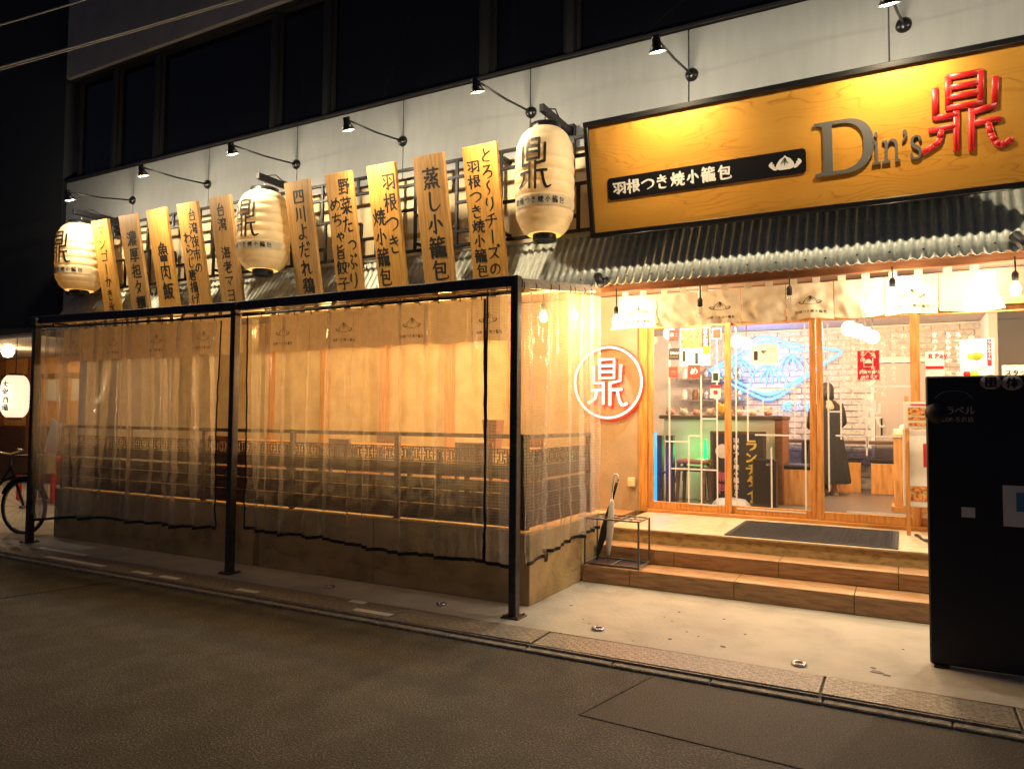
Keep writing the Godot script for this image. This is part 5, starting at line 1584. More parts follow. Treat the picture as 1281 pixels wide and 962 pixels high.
func hand_bones(wrist: Vector3, down: Vector3, side: Vector3, palm: Vector3) -> Array:
	var b := []
	var c := wrist + down * 0.03
	for k in 4:
		var root: Vector3 = c + side * (0.027 - k * 0.018) + down * [0.05, 0.055, 0.052, 0.044][k]
		b.append([c + side * (0.02 - k * 0.013), root, 0.013, 0.0105])
		var len: float = [0.034, 0.04, 0.037, 0.028][k]
		var mid: Vector3 = root + down * len + palm * 0.008
		b.append([root, mid, 0.0092, 0.0085])
		b.append([mid, mid + (down * 0.75 + palm * 0.65).normalized() * len * 0.85, 0.0085, 0.007])
	var th := c + side * 0.03 + down * 0.01
	b.append([c + side * 0.012, th, 0.014, 0.012])
	b.append([th, th + (down * 0.75 + side * 0.5 + palm * 0.35).normalized() * 0.045, 0.0115, 0.0085])
	return b

func person(at: Vector3) -> void:
	var t := thing("person", "person in a long loose black dress standing with back to the door", "person", "", at)
	t.rotation.y = PI + 0.5
	var head := Vector3(0, 1.46, 0.02)
	var body := [
		[head + Vector3(0, 0.045, -0.012), head + Vector3(0, -0.02, 0.012), 0.082, 0.07], [head + Vector3(0, -0.04, 0.03), head + Vector3(0, -0.075, 0.04), 0.05, 0.034],
		[head + Vector3(0, -0.012, 0.085), head + Vector3(0, -0.036, 0.1), 0.01, 0.016],
		[head + Vector3(0, -0.07, 0.0), Vector3(0, 1.3, -0.015), 0.052, 0.055],
		[Vector3(-0.12, 1.28, -0.01), Vector3(0.12, 1.28, -0.01), 0.058, 0.058], [Vector3(0, 1.22, 0), Vector3(0, 1.0, 0.0), 0.125, 0.105], [Vector3(0, 1.0, 0), Vector3(0, 0.86, 0), 0.11, 0.13],
		[Vector3(-0.08, 0.86, 0), Vector3(-0.085, 0.46, 0.02), 0.078, 0.05], [Vector3(-0.085, 0.46, 0.02), Vector3(-0.09, 0.08, -0.01), 0.052, 0.032],
		[Vector3(0.08, 0.86, 0), Vector3(0.085, 0.46, 0.02), 0.078, 0.05], [Vector3(0.085, 0.46, 0.02), Vector3(0.09, 0.08, -0.01), 0.052, 0.032],
		[Vector3(-0.09, 0.05, -0.03), Vector3(-0.1, 0.035, 0.13), 0.034, 0.026], [Vector3(0.09, 0.05, -0.03), Vector3(0.1, 0.035, 0.13), 0.034, 0.026],
		[Vector3(-0.165, 1.27, -0.01), Vector3(-0.215, 1.03, 0.0), 0.048, 0.038], [Vector3(-0.215, 1.03, 0.0), Vector3(-0.16, 0.9, 0.19), 0.037, 0.026],
		[Vector3(0.165, 1.27, -0.01), Vector3(0.215, 1.03, 0.0), 0.048, 0.038], [Vector3(0.215, 1.03, 0.0), Vector3(0.13, 0.95, 0.2), 0.037, 0.026],
	]
	var st := S(true)
	surface_net(st, body, 0.016, 0.04)
	for s in [-1, 1]:
		surface_net(st, hand_bones(Vector3(-0.16 if s < 0 else 0.13, 0.9 if s < 0 else 0.95, 0.19 if s < 0 else 0.2), Vector3(-s * 0.35, -0.25, 0.9).normalized(), Vector3(0, 1, 0.2).normalized(), Vector3(-s, 0, 0)), 0.0045, 0.006)
	for s in [-1, 1]:
		lathe(st, [Vector2(0.0, -0.03), Vector2(0.012, -0.02), Vector2(0.016, 0.0), Vector2(0.012, 0.024), Vector2(0.0, 0.032)], 8, Transform3D(Basis(Vector3.UP, 0.0), head + Vector3(s * 0.084, -0.005, 0.0)))
	part(t, "body", st, M.skin)
	var face_dark := S(true)
	for s in [-1, 1]:
		lathe(face_dark, [Vector2(0.0, -0.008), Vector2(0.012, 0.0), Vector2(0.0, 0.008)], 8, Transform3D(Basis.IDENTITY, head + Vector3(s * 0.032, 0.0, 0.076)))
	tube(face_dark, [head + Vector3(-0.022, -0.068, 0.072), head + Vector3(0, -0.07, 0.082), head + Vector3(0.022, -0.068, 0.072)], 0.005, 5)
	part(t, "eyes_and_mouth", face_dark, M.hair)
	# dress: loose, with folds that deepen towards the hem
	var prof := [[1.345, 0.07, 0.06], [1.33, 0.13, 0.075], [1.29, 0.19, 0.1], [1.2, 0.195, 0.125], [1.05, 0.185, 0.125], [0.95, 0.19, 0.135], [0.8, 0.22, 0.165], [0.6, 0.255, 0.2], [0.4, 0.285, 0.23], [0.2, 0.31, 0.255], [0.17, 0.305, 0.25]]
	var dress := S(true)
	sheet_round(dress, prof, 0.022)
	part(t, "dress", dress, M.dress_cloth)
	for s in [-1, 1]:
		part(t, "sleeve", tube(S(true), [Vector3(s * 0.16, 1.28, -0.01), Vector3(s * 0.2, 1.15, -0.005), Vector3(s * 0.225, 1.03, 0.0), Vector3(s * 0.195, 0.965, 0.09)], [0.066, 0.066, 0.06, 0.058], 14), M.dress_cloth)
	var hair := S(true)
	surface_net(hair, [[head + Vector3(0, 0.05, -0.03), head + Vector3(0, -0.03, -0.045), 0.088, 0.085], [head + Vector3(-0.05, 0.03, -0.02), head + Vector3(-0.07, -0.09, -0.02), 0.045, 0.03], [head + Vector3(0.05, 0.03, -0.02), head + Vector3(0.07, -0.09, -0.02), 0.045, 0.03], [head + Vector3(-0.04, -0.08, -0.06), head + Vector3(0.04, -0.08, -0.06), 0.045, 0.045]], 0.013, 0.03)
	part(t, "hair", hair, M.hair)
	for s in [-1, 1]:
		var sole := S(true)
		tube(sole, [Vector3(s * 0.09, 0.01, -0.07), Vector3(s * 0.095, 0.01, 0.05), Vector3(s * 0.1, 0.01, 0.16)], [0.03, 0.036, 0.026], 8)
		part(t, "sandal", sole, M.cream_panel)

func sheet_round(st: SurfaceTool, prof: Array, fold: float) -> void:
	var n := 56
	for i in prof.size() - 1:
		for k in n:
			var q := []
			for c in [[i, k], [i, k + 1], [i + 1, k + 1], [i + 1, k]]:
				var p: Array = prof[c[0]]
				var a: float = TAU * c[1] / n
				var d := clampf((1.0 - p[0]) * 1.4, 0.0, 1.0)
				var r: float = 1.0 + fold * 4.0 * d * (0.5 * sin(a * 9.0 + p[0] * 2.0) + 0.5 * sin(a * 5.0 + 1.0))
				q.append(Vector3(sin(a) * p[1] * r, p[0], cos(a) * p[2] * r))
			var m: Vector3 = q[0] + q[2]
			quad_out(st, q[0], q[1], q[2], q[3], Vector3(m.x, 0.0, m.z))


func plaques() -> void:
	var rows := [
		[-9.93, 0.365, ["マンゴーかき氷"], "mango shaved ice plaque, cedar, standing beside the farthest big lantern", 1.0],
		[-9.32, 0.375, ["濃厚担々麺"], "cedar plaque with five characters ending in the noodle sign", 1.0],
		[-8.735, 0.385, ["魯肉飯"], "cedar plaque with only three large characters", 1.0],
		[-8.13, 0.38, ["台湾夜市の", "わらじ唐揚げ"], "cedar plaque with two columns, next to the three character plaque", 1.0],
		[-7.53, 0.375, ["台湾　海老マヨ"], "cedar plaque with a gap in its column, standing left of a lantern", 1.0],
		[-6.255, 0.38, ["四川よだれ鶏"], "cedar plaque with one six character column, overlapping the middle lantern", 1.0],
		[-5.635, 0.375, ["野菜たっぷり", "めちゃ旨餃子"], "cedar plaque with twelve brushed characters in two columns", 1.0],
		[-5.04, 0.375, ["羽根つき", "焼小籠包"], "cedar plaque with eight large characters in two staggered columns", 1.0],
		[-4.43, 0.375, ["蒸し小籠包"], "cedar plaque with five large characters for steamed dumplings", 1.0],
		[-3.83, 0.39, ["とろ〜りチーズの", "羽根つき焼小籠包"], "cedar plaque with two long columns, nearest to the shop sign", 1.0],
	]
	# left edge x and width come from the base; each plaque leans out over the street
	var tops := {0: [[0.31, 0.05, 0.155]], 1: [[0.32, 0.17, 0.2]], 2: [[0.3, 0.33, 0.23]], 3: [[0.5, 0.06, 0.148], [0.14, 0.27, 0.155]], 4: [[0.3, 0.06, 0.155]], 5: [[0.3, 0.06, 0.185]], 6: [[0.48, 0.05, 0.168], [0.08, 0.19, 0.165]], 7: [[0.5, 0.07, 0.195], [0.05, 0.34, 0.19]], 8: [[0.26, 0.1, 0.225]], 9: [[0.5, 0.03, 0.145], [0.1, 0.1, 0.148]]}
	var y0 := 2.74
	var y1 := 4.165
	var up := Vector3(0, 4.165 - 2.87, 0.25).normalized()
	var n := Vector3.RIGHT.cross(up).normalized()
	var hgt := (y1 - y0) / up.y
	for i in rows.size():
		var r: Array = rows[i]
		var w: float = r[1]
		var base := Vector3(r[0], y0, -6.28 - (2.87 - y0) * up.z / up.y)
		var t := thing("menu_plaque", r[3], "plaque", "cedar menu plaques above the terrace", base)
		var B := Basis(Vector3.RIGHT, up, n)
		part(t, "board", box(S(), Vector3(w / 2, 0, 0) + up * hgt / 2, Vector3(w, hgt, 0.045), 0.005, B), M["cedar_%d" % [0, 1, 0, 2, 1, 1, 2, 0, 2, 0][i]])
		# each column starts at a share of the visible face and runs down with a fixed step
		var seen := hgt * (4.165 - 2.87) / (y1 - y0)
		for c in (r[2] as Array).size():
			var where: Array = tops[i][c]
			var text: String = r[2][c]
			var len := text.length()
			var start: float = where[1]
			var size: float = where[2]
			var room := seen * (0.985 - start)
			var step: float = room / len
			if i in [1, 2, 7, 8] or (i == 3 and c == 0):
				step = minf(step, size * 1.12)
			for q in len:
				if GLYPH.has(text[q]):
					var ink := S()
					var o := Vector3((where[0] as float) * w, 0, 0) + up * (hgt - start * seen - step * q) + n * 0.0235
					var sw := minf(size, w * 0.46 if (r[2] as Array).size() > 1 else w * 0.58)
					if text[q] in "ゃっ":
						o += Vector3(sw * 0.15, 0, 0)
					brush(ink, GLYPH[text[q]], func(p: Vector2, h: float) -> Vector3: return o + Vector3(p.x * sw, 0, 0) - up * p.y * step * 0.94 + n * h, 0.125)
					part(t, "brushed_character", ink, M.ink)
		part(t, "foot_bracket", bar(S(), Vector3(w / 2, 0.06, -0.03), Vector3(w / 2, 0.02, -0.14), 0.03, 0.03), M.dark_metal)


func lantern_radius(y: float, half: float, rad: float) -> float:
	var q := clampf(absf(y) / half, 0.0, 1.0)
	return rad * (1.0 - 0.42 * pow(q, 5.0))

func paper_lanterns() -> void:
	var spec := [[100, 323, 56, 93, "big pale lantern at the far end of the plaques"], [329.5, 290, 65, 110, "big pale lantern half covered by the six character plaque"], [681.5, 229, 75, 148, "big cream lantern hung beside the shop sign"]]
	for i in 3:
		var e: Array = spec[i]
		var at := on_z(e[0], e[1], -6.12)
		var depth := -(cam_basis.inverse() * (at - CAM)).z
		var rad: float = e[2] * depth / FOCAL * 0.5
		var half: float = e[3] * depth / FOCAL * 0.5 - 0.06
		var t := thing("paper_lantern", e[4], "lantern", "big lanterns on the wall", at)
		var prof := []
		var rows := 88
		for k in rows + 1:
			var y := lerpf(-half, half, float(k) / rows)
			var rib := absf(sin(PI * 9.0 * k / rows))
			var edge := lantern_radius(y, half, rad)
			prof.append(Vector2(edge * (0.962 + 0.038 * pow(rib, 0.7)), y))
		part(t, "paper_shade", lathe(S(true), prof, 48), M.lantern_paper)
		var cap := lantern_radius(half, half, rad)
		part(t, "top_cap", lathe(S(true), [Vector2(cap * 0.9, half - 0.01), Vector2(cap * 0.92, half + 0.05), Vector2(cap * 0.85, half + 0.055), Vector2(0.0, half + 0.055)], 32), M.black_gloss)
		part(t, "bottom_ring", lathe(S(true), [Vector2(cap * 0.68, -half + 0.005), Vector2(cap * 0.68, -half - 0.055), Vector2(cap * 0.6, -half - 0.06), Vector2(cap * 0.6, -half - 0.03), Vector2(0.0, -half - 0.03)], 32), M.black_gloss)
		var put := func(cx: float, cy: float, sw: float, sh: float) -> Callable:
			return func(p: Vector2, h: float) -> Vector3:
				var y := cy - (p.y - 0.5) * sh
				var a := (cx + (p.x - 0.5) * sw) / rad
				var r := lantern_radius(y, half, rad) * 1.002 + 0.002 + h
				return Vector3(sin(a) * r, y, cos(a) * r)
		var ink := S()
		brush(ink, GLYPH["鼎"], put.call(0.02, half * 0.2, rad * 1.2, half * 0.98), 0.072, 0.0003)
		part(t, "black_character", ink, M.ink)
		var band := S(true)
		sheet(band, 24, 1, func(u: float, v: float) -> Vector3:
			return (put.call(0.1, -half * 0.47, rad * 2.4, half * 0.2) as Callable).call(Vector2(u, v), -0.0005), Vector3(0, 0, 1))
		part(t, "pale_band", band, M.lantern_paper)
		var small := S()
		for q in 8:
			brush(small, GLYPH["羽根つき焼小籠包"[q]], put.call(-rad * 0.62 + q * rad * 0.235, -half * 0.47, rad * 0.2, half * 0.13), 0.11, 0.0002)
		part(t, "small_lettering", small, M.ink)
		lamp(t, "lantern_light", Vector3(0, 0, 0), Color(1.0, 0.82, 0.52), 0.26, 0.05)
		# bracket from the wall
		var top := half + 0.15
		var zback := ZW - at.z
		part(t, "bracket_arm", bar(S(), Vector3(0.03, top + 0.02, 0.14), Vector3(0.03, top + 0.02, zback + 0.02), 0.05, 0.075, 0.004), M.dark_metal)
		part(t, "bracket_plate", box(S(), Vector3(0.03, top - 0.06, zback + 0.04), Vector3(0.1, 0.32, 0.06), 0.006), M.dark_metal)
		part(t, "hanger", tube(S(true), [Vector3(0, half + 0.05, 0), Vector3(0, top + 0.0, 0)], 0.006, 6), M.chrome)
		part(t, "cable", tube(S(true), [Vector3(0.03, top + 0.06, 0.0), Vector3(0.05, top + 0.1, -0.12), Vector3(0.03, top + 0.07, -0.25), Vector3(0.03, top + 0.07, zback + 0.05)], 0.007, 6), M.black_rubber)


func wall_lamps() -> void:
	var mounts := [[166, 251], [260, 231], [371, 206], [504, 177], [665, 141], [866, 94], [1131, 32], [1420, -35]]
	var heads := [[84, 243], [176, 212], [288, 184], [433, 153], [595, 104], [821, 52], [1112, -10], [1420, -60]]
	var where := ["over the far lantern", "over the noodle plaque", "left of the middle lantern", "over the six character plaque", "between the last plaques", "over the left of the shop sign", "over the big sign lettering", "past the shop sign end"]
	for i in 8:
		var a := on_z(mounts[i][0], mounts[i][1], ZW)
		if i == 7:
			a = Vector3(1.75, 4.72, ZW)
		var d := ray(heads[i][0], heads[i][1]).normalized()
		var t0 := d.dot(a - CAM)
		var q := 1.1 * 1.1 - (CAM + d * t0 - a).length_squared()
		var tip := CAM + d * (t0 - sqrt(maxf(q, 0.0)))
		if i == 7:
			tip = a + Vector3(-0.05, -0.2, 1.07)
		var t := thing("wall_spotlight", "black arm spotlight on the grey wall %s" % where[i], "spotlight", "arm spotlights along the wall", a)
		var v := tip - a
		part(t, "wall_plate", lathe(S(true), [Vector2(0.0, 0.05), Vector2(0.03, 0.048), Vector2(0.058, 0.03), Vector2(0.062, 0.0)], 24, Transform3D(Basis(Vector3.RIGHT, Vector3.BACK, Vector3.DOWN), Vector3.ZERO)), M.black_gloss)
		part(t, "arm", tube(S(true), [Vector3(0, 0, 0.03), v * 0.5 + Vector3(0, 0.0, 0.0), v + Vector3(0, 0.03, 0)], 0.011, 8), M.dark_metal)
		part(t, "knuckle", tube(S(true), [v + Vector3(-0.03, 0.035, 0), v + Vector3(0.03, 0.035, 0)], 0.022, 10), M.black_gloss)
		# the head leans back to the wall
		var aim := Vector3(0.02, -0.94, -0.34).normalized()
		var y := -aim
		var x := y.cross(Vector3.FORWARD).normalized()
		var B := Basis(x, y, x.cross(y))
		var F := Transform3D(B, v + Vector3(0, 0.02, 0))
		part(t, "lamp_shade", lathe(S(true), [Vector2(0.0, 0.02), Vector2(0.03, 0.015), Vector2(0.036, -0.03), Vector2(0.074, -0.1), Vector2(0.071, -0.1), Vector2(0.03, -0.03), Vector2(0.0, -0.02)], 24, F), M.black_gloss)
		part(t, "lamp_face", lathe(S(true), [Vector2(0.0, -0.104), Vector2(0.04, -0.1), Vector2(0.064, -0.092)], 24, F), M.spot_glow)
		# the bare bulb, and the beam that its reflector throws forward
		lamp(t, "bulb_light", F * Vector3(0, -0.13, 0), Color(1.0, 0.93, 0.79), 1.4, 0.04)
		var l := SpotLight3D.new()
		l.name = "beam_light"
		l.light_color = Color(1.0, 0.88, 0.66)
		l.light_energy = 2.6
		l.spot_angle = 52.0
		l.spot_angle_attenuation = 1.0
		l.spot_range = 14.0
		l.spot_attenuation = 2.0
		l.light_size = 0.04
		l.shadow_enabled = true
		t.add_child(l)
		l.position = F * Vector3(0, -0.13, 0)
		l.basis = Basis.looking_at(Vector3(0.03, -0.72, -0.69).normalized(), Vector3.FORWARD)


func curtains() -> void:
	curtain("vinyl_curtain", "clear mesh vinyl curtain on the far bay of the terrace", Vector3(-8.98, 0, ZT - 0.02), Vector3(-5.86, 0, ZT - 0.02), [2.475, 2.43], [0.24, 0.36, 0.37, 0.385], 3, 0.05, 0.3)
	curtain("vinyl_curtain", "clear mesh vinyl curtain on the middle bay of the terrace", Vector3(-5.50, 0, ZT - 0.02), Vector3(-2.86, 0, ZT - 0.02), [2.42, 2.42], [0.42, 0.41, 0.37, 0.375], 5, 0.04, 0.0)
	curtain("vinyl_curtain", "narrow mesh vinyl strip gathered at the terrace corner post", Vector3(-2.855, 0, ZT - 0.035), Vector3(-2.56, 0, ZT + 0.02), [2.46, 2.47], [0.37, 0.36], 9, 0.018, 0.0)
	curtain("vinyl_curtain", "clear mesh vinyl curtain closing the terrace side by the steps", Vector3(-2.535, 0, ZT - 0.03), Vector3(-2.54, 0, -6.40), [2.475, 2.66], [0.37, 0.40, 0.45, 0.47], 12, 0.03, 0.0)

func curtain(called: String, label: String, a: Vector3, b: Vector3, top: Array, bottom: Array, sd: int, deep: float, blow: float) -> void:
	var d := b - a
	var w := d.length()
	var side := d.normalized().cross(Vector3.UP)
	if side.z < -0.5 or side.x < -0.5:
		side = -side
	var n1 := noise_of(sd, 1.0, 2)
	var pr := RandomNumberGenerator.new()
	pr.seed = sd * 31
	var pleats := []
	var at := 0.06
	while at < w - 0.03:
		pleats.append([at, pr.randf_range(-0.06, 0.05) + blow * 0.3, pr.randf_range(0.012, 0.026), pr.randf_range(0.4, 1.7) * (1.0 if pr.randf() < 0.8 else -1.0), pr.randf_range(-0.5, 0.5)])
		at += pr.randf_range(0.07, 0.34) if pr.randf() < 0.75 else pr.randf_range(0.03, 0.06)
	var f := func(u: float, v: float) -> Vector3:
		# v runs down; folds hang from the hooks, drift sideways and soften towards the hem
		var bi := u * (bottom.size() - 1)
		var i0 := mini(int(bi), bottom.size() - 2)
		var lo := lerpf(bottom[i0], bottom[i0 + 1], bi - i0)
		var hi := lerpf(top[0], top[1], u)
		var hook := absf(sin(PI * u * w / 0.2))
		hi -= 0.02 * hook * hook
		var s := u * w + v * blow * 0.25 * (1.0 - u)
		var fold := n1.get_noise_2d(s * 2.6, v * 0.35) + 0.55 * n1.get_noise_2d(s * 6.5 + 30.0, v * 0.5)
		var ridge_ := pow(absf(n1.get_noise_2d(s * 3.3 + 70.0, v * 0.3)), 0.6)
		var z := deep * (fold * 1.5 + (0.5 - ridge_) * 0.9) * lerpf(0.5, 1.0, v)
		z += 0.014 * n1.get_noise_2d(s * 2.0, v * 9.0) * v
		z += deep * 0.3 * n1.get_noise_2d(s * 5.0 + 11.0, v * 16.0 + s) * smoothstep(0.35, 0.75, v)
		z += deep * 0.12 * n1.get_noise_2d(s * 16.0, v * 22.0 + 5.0)
		var s1 := u * w
		for p in pleats:
			var e: float = (s1 - p[0] - p[1] * v) / (p[2] * lerpf(0.8, 1.5, v))
			if absf(e) < 3.0:
				z += deep * 1.25 * p[3] * clampf(1.0 + p[4] * (v - 0.5) * 2.0, 0.2, 1.5) * exp(-e * e)
		return a + d * u + side * z + Vector3(0, lerpf(hi, lo, v), 0)
	var t := thing(called, label, "curtain", "")
	var nu := maxi(24, int(w / 0.009))
	var st := S(true)
	sheet(st, nu, 64, f, side)
	part(t, "vinyl_sheet", st, M.vinyl)
	# reinforcing threads woven through the sheet
	var mesh := ArrayMesh.new()
	var verts := PackedVector3Array()
	var norms := PackedVector3Array()
	var cell := 0.024
	var half := 0.0008 if label.contains("side by") or label.contains("corner") else 0.0004
	var cols := int(w / cell)
	for i in cols + 1:
		var u := clampf(float(i) / cols, 0.001, 0.999)
		for j in 40:
			var p: Vector3 = f.call(u, j / 40.0)
			var q: Vector3 = f.call(u, (j + 1) / 40.0)
			strip(verts, norms, p + side * 0.001, q + side * 0.001, d.normalized() * half, side)
	var rowsn := int(2.1 / cell)
	for j in rowsn + 1:
		var v := clampf(float(j) / rowsn, 0.001, 0.999)
		var nh := nu / 2
		for i in nh:
			var p: Vector3 = f.call(float(i) / nh, v)
			var q: Vector3 = f.call(float(i + 1) / nh, v)
			strip(verts, norms, p + side * 0.0015, q + side * 0.0015, Vector3(0, half, 0), side)
	var arr := []
	arr.resize(Mesh.ARRAY_MAX)
	arr[Mesh.ARRAY_VERTEX] = verts
	arr[Mesh.ARRAY_NORMAL] = norms
	mesh.add_surface_from_arrays(Mesh.PRIMITIVE_TRIANGLES, arr)
	part(t, "mesh_thread", mesh, M.thread).set_meta("kind", "stuff")
	# black hems along the foot and both sides, hooks along the top
	var hem := S(true)
	var foot := []
	for i in nu + 1:
		foot.append((f.call(float(i) / nu, 1.0) as Vector3))
	for i in foot.size() - 1:
		var A: Vector3 = foot[i]
		var B: Vector3 = foot[i + 1]
		quad_out(hem, A + side * 0.003 + Vector3(0, 0.02, 0), B + side * 0.003 + Vector3(0, 0.02, 0), B + side * 0.003 + Vector3(0, -0.008, 0), A + side * 0.003 + Vector3(0, -0.008, 0), side)
	part(t, "foot_hem", hem, M.black_rubber)
	for u in [0.0, 1.0]:
		if label.contains("side by") or label.contains("corner") and u > 0.5:
			continue
		var eh := S(true)
		for j in 40:
			var A: Vector3 = (f.call(u, j / 40.0) as Vector3) + side * 0.004
			var B: Vector3 = (f.call(u, (j + 1) / 40.0) as Vector3) + side * 0.004
			var wv := d.normalized() * 0.011
			quad_out(eh, A - wv, A + wv, B + wv, B - wv, side)
		part(t, "edge_hem", eh, M.black_rubber)
	var hooks := int(w / 0.2)
	for k in hooks + 1:
		var p: Vector3 = f.call(clampf(float(k) * 0.2 / w, 0.0, 1.0), 0.0)
		part(t, "hook", tube(S(true), [p + Vector3(0, -0.012, 0), p + Vector3(0, 0.02, 0) + side * 0.008, p + Vector3(0, 0.05, 0)], 0.004, 5), M.black_rubber)

func strip(v: PackedVector3Array, n: PackedVector3Array, a: Vector3, b: Vector3, w: Vector3, out: Vector3) -> void:
	v.append_array(PackedVector3Array([a - w, a + w, b + w, a - w, b + w, b - w]))
	for k in 6:
		n.append(out)


func norens() -> void:
	noren("entrance_noren", "cream cloth noren with printed dumplings over the entrance", -2.40, 0.95, -6.62, 2.655, 2.345, 0.38, 4, 0.045)
	noren("terrace_noren", "cream cloth noren with printed dumplings behind the middle curtain", -5.38, -2.66, -5.02, 2.46, 2.1, 0.376, 21, 0.012)
	noren("terrace_noren", "cream cloth noren with printed dumplings behind the far curtain", -8.75, -5.73, -5.02, 2.48, 2.1, 0.375, 33, 0.012)

func noren(called: String, label: String, x0: float, x1: float, z: float, top: float, bottom: float, pw: float, sd: int, wave: float) -> void:
	var t := thing(called, label, "noren", "")
	part(t, "pole", tube(S(true), [Vector3(x0 - 0.06, top + 0.055, z), Vector3(x1 + 0.06, top + 0.055, z)], 0.009, 8), M.oak)
	var n := int((x1 - x0) / pw)
	var nz := noise_of(sd, 1.0, 2)
	for i in n:
		var a := x0 + i * pw + 0.003
		var end := 1.0 if i == 0 or i == n - 1 else 0.25
		var swing := (-0.07 if i == 0 else 0.05 if i == n - 1 else 0.012 * sin(i * 2.3 + sd)) * wave / 0.035
		var f := func(u: float, v: float) -> Vector3:
			var xx := a + u * (pw - 0.006) + swing * v * v * end * (1.0 - u if i == 0 else u)
			var zz := wave * (nz.get_noise_2d(xx * 3.2, v * 1.2) * 1.6 + 0.5 * nz.get_noise_2d(xx * 8.0, v * 2.0 + 9.0)) * lerpf(0.35, 1.0, v)
			zz += wave * 0.9 * v * sin(u * PI * (1.5 if i % 2 else -1.5)) * end
			return Vector3(xx, lerpf(top, bottom, v) - 0.022 * (sin(u * PI) - 0.5) * v * (1.0 if i % 2 else -0.6), z + zz)
		var st := S(true)
		sheet(st, 22, 16, f)
		var o := part(t, "cloth_panel", st, M.noren_cloth)
		for q in 2:
			var u: float = [0.08, 0.56][q]
			var p: Vector3 = f.call(u + 0.08, 0.0)
			var tab := S()
			box(tab, Vector3(p.x, top + 0.028, p.z + 0.0), Vector3(0.06, 0.075, 0.004), 0.001)
			box(tab, Vector3(p.x, top + 0.066, z + 0.0), Vector3(0.06, 0.012, 0.03), 0.003)
			part(o, "loop", tab, M.noren_cloth)
		if i % 2 == 0:
			var ink := S()
			var on := func(p: Vector2, h: float) -> Vector3:
				return (f.call(p.x, p.y) as Vector3) + Vector3(0, 0, 0.0015 + h)
			brush(ink, BUN, func(p: Vector2, h: float) -> Vector3: return on.call(Vector2(0.26 + p.x * 0.5, 0.28 + p.y * 0.42), h), 0.032, 0.0002)
			for q in 8:
				var tx := "羽根つき焼小籠包"[q]
				brush(ink, GLYPH[tx], func(p: Vector2, h: float) -> Vector3: return on.call(Vector2(0.18 + q * 0.085 + p.x * 0.075, 0.76 + p.y * 0.085), h), 0.12, 0.0002)
			part(o, "print", ink, M.ink)


func hanging_bulbs() -> void:
	var rows := [[771, 400, true, "lit awning bulb beside the ring neon sign"], [876, 390, false, "unlit clear awning bulb before the dumpling poster"], [988, 376, false, "unlit clear awning bulb before the blue neon"], [1117, 367, true, "lit awning bulb above the red takeout poster door"], [1271, 360, true, "lit awning bulb above the black panel sign"]]
	for i in rows.size():
		var p := on_z(rows[i][0], rows[i][1], -6.3)
		pendant(p, 2.68, rows[i][3], "bulbs along the awning", 0.8, Color(1.0, 0.88, 0.7), rows[i][2])
	pendant(Vector3(1.55, 2.42, -6.33), 2.68, "lit awning bulb past the black panel sign", "bulbs along the awning", 0.8, Color(1.0, 0.88, 0.7))
	for p in [[750, 350, "left"], [1277, 300, "right"]]:
		var at := on_z(p[0], p[1], -6.28)
		var t := thing("black_floodlight", "small black spot lamp body at the %s awning end, switched off" % ("terrace" if p[2] == "left" else "street"), "spotlight", "", at)
		part(t, "housing", tube(S(true), [Vector3(-0.03, 0.045, -0.03), Vector3(0.03, -0.06, 0.03)], [0.04, 0.036], 16), M.black_matt)
		part(t, "bracket", tube(S(true), [Vector3(0.04, 0.0, -0.0), Vector3(0.05, 0.02, -0.06)], 0.018, 8), M.black_matt)


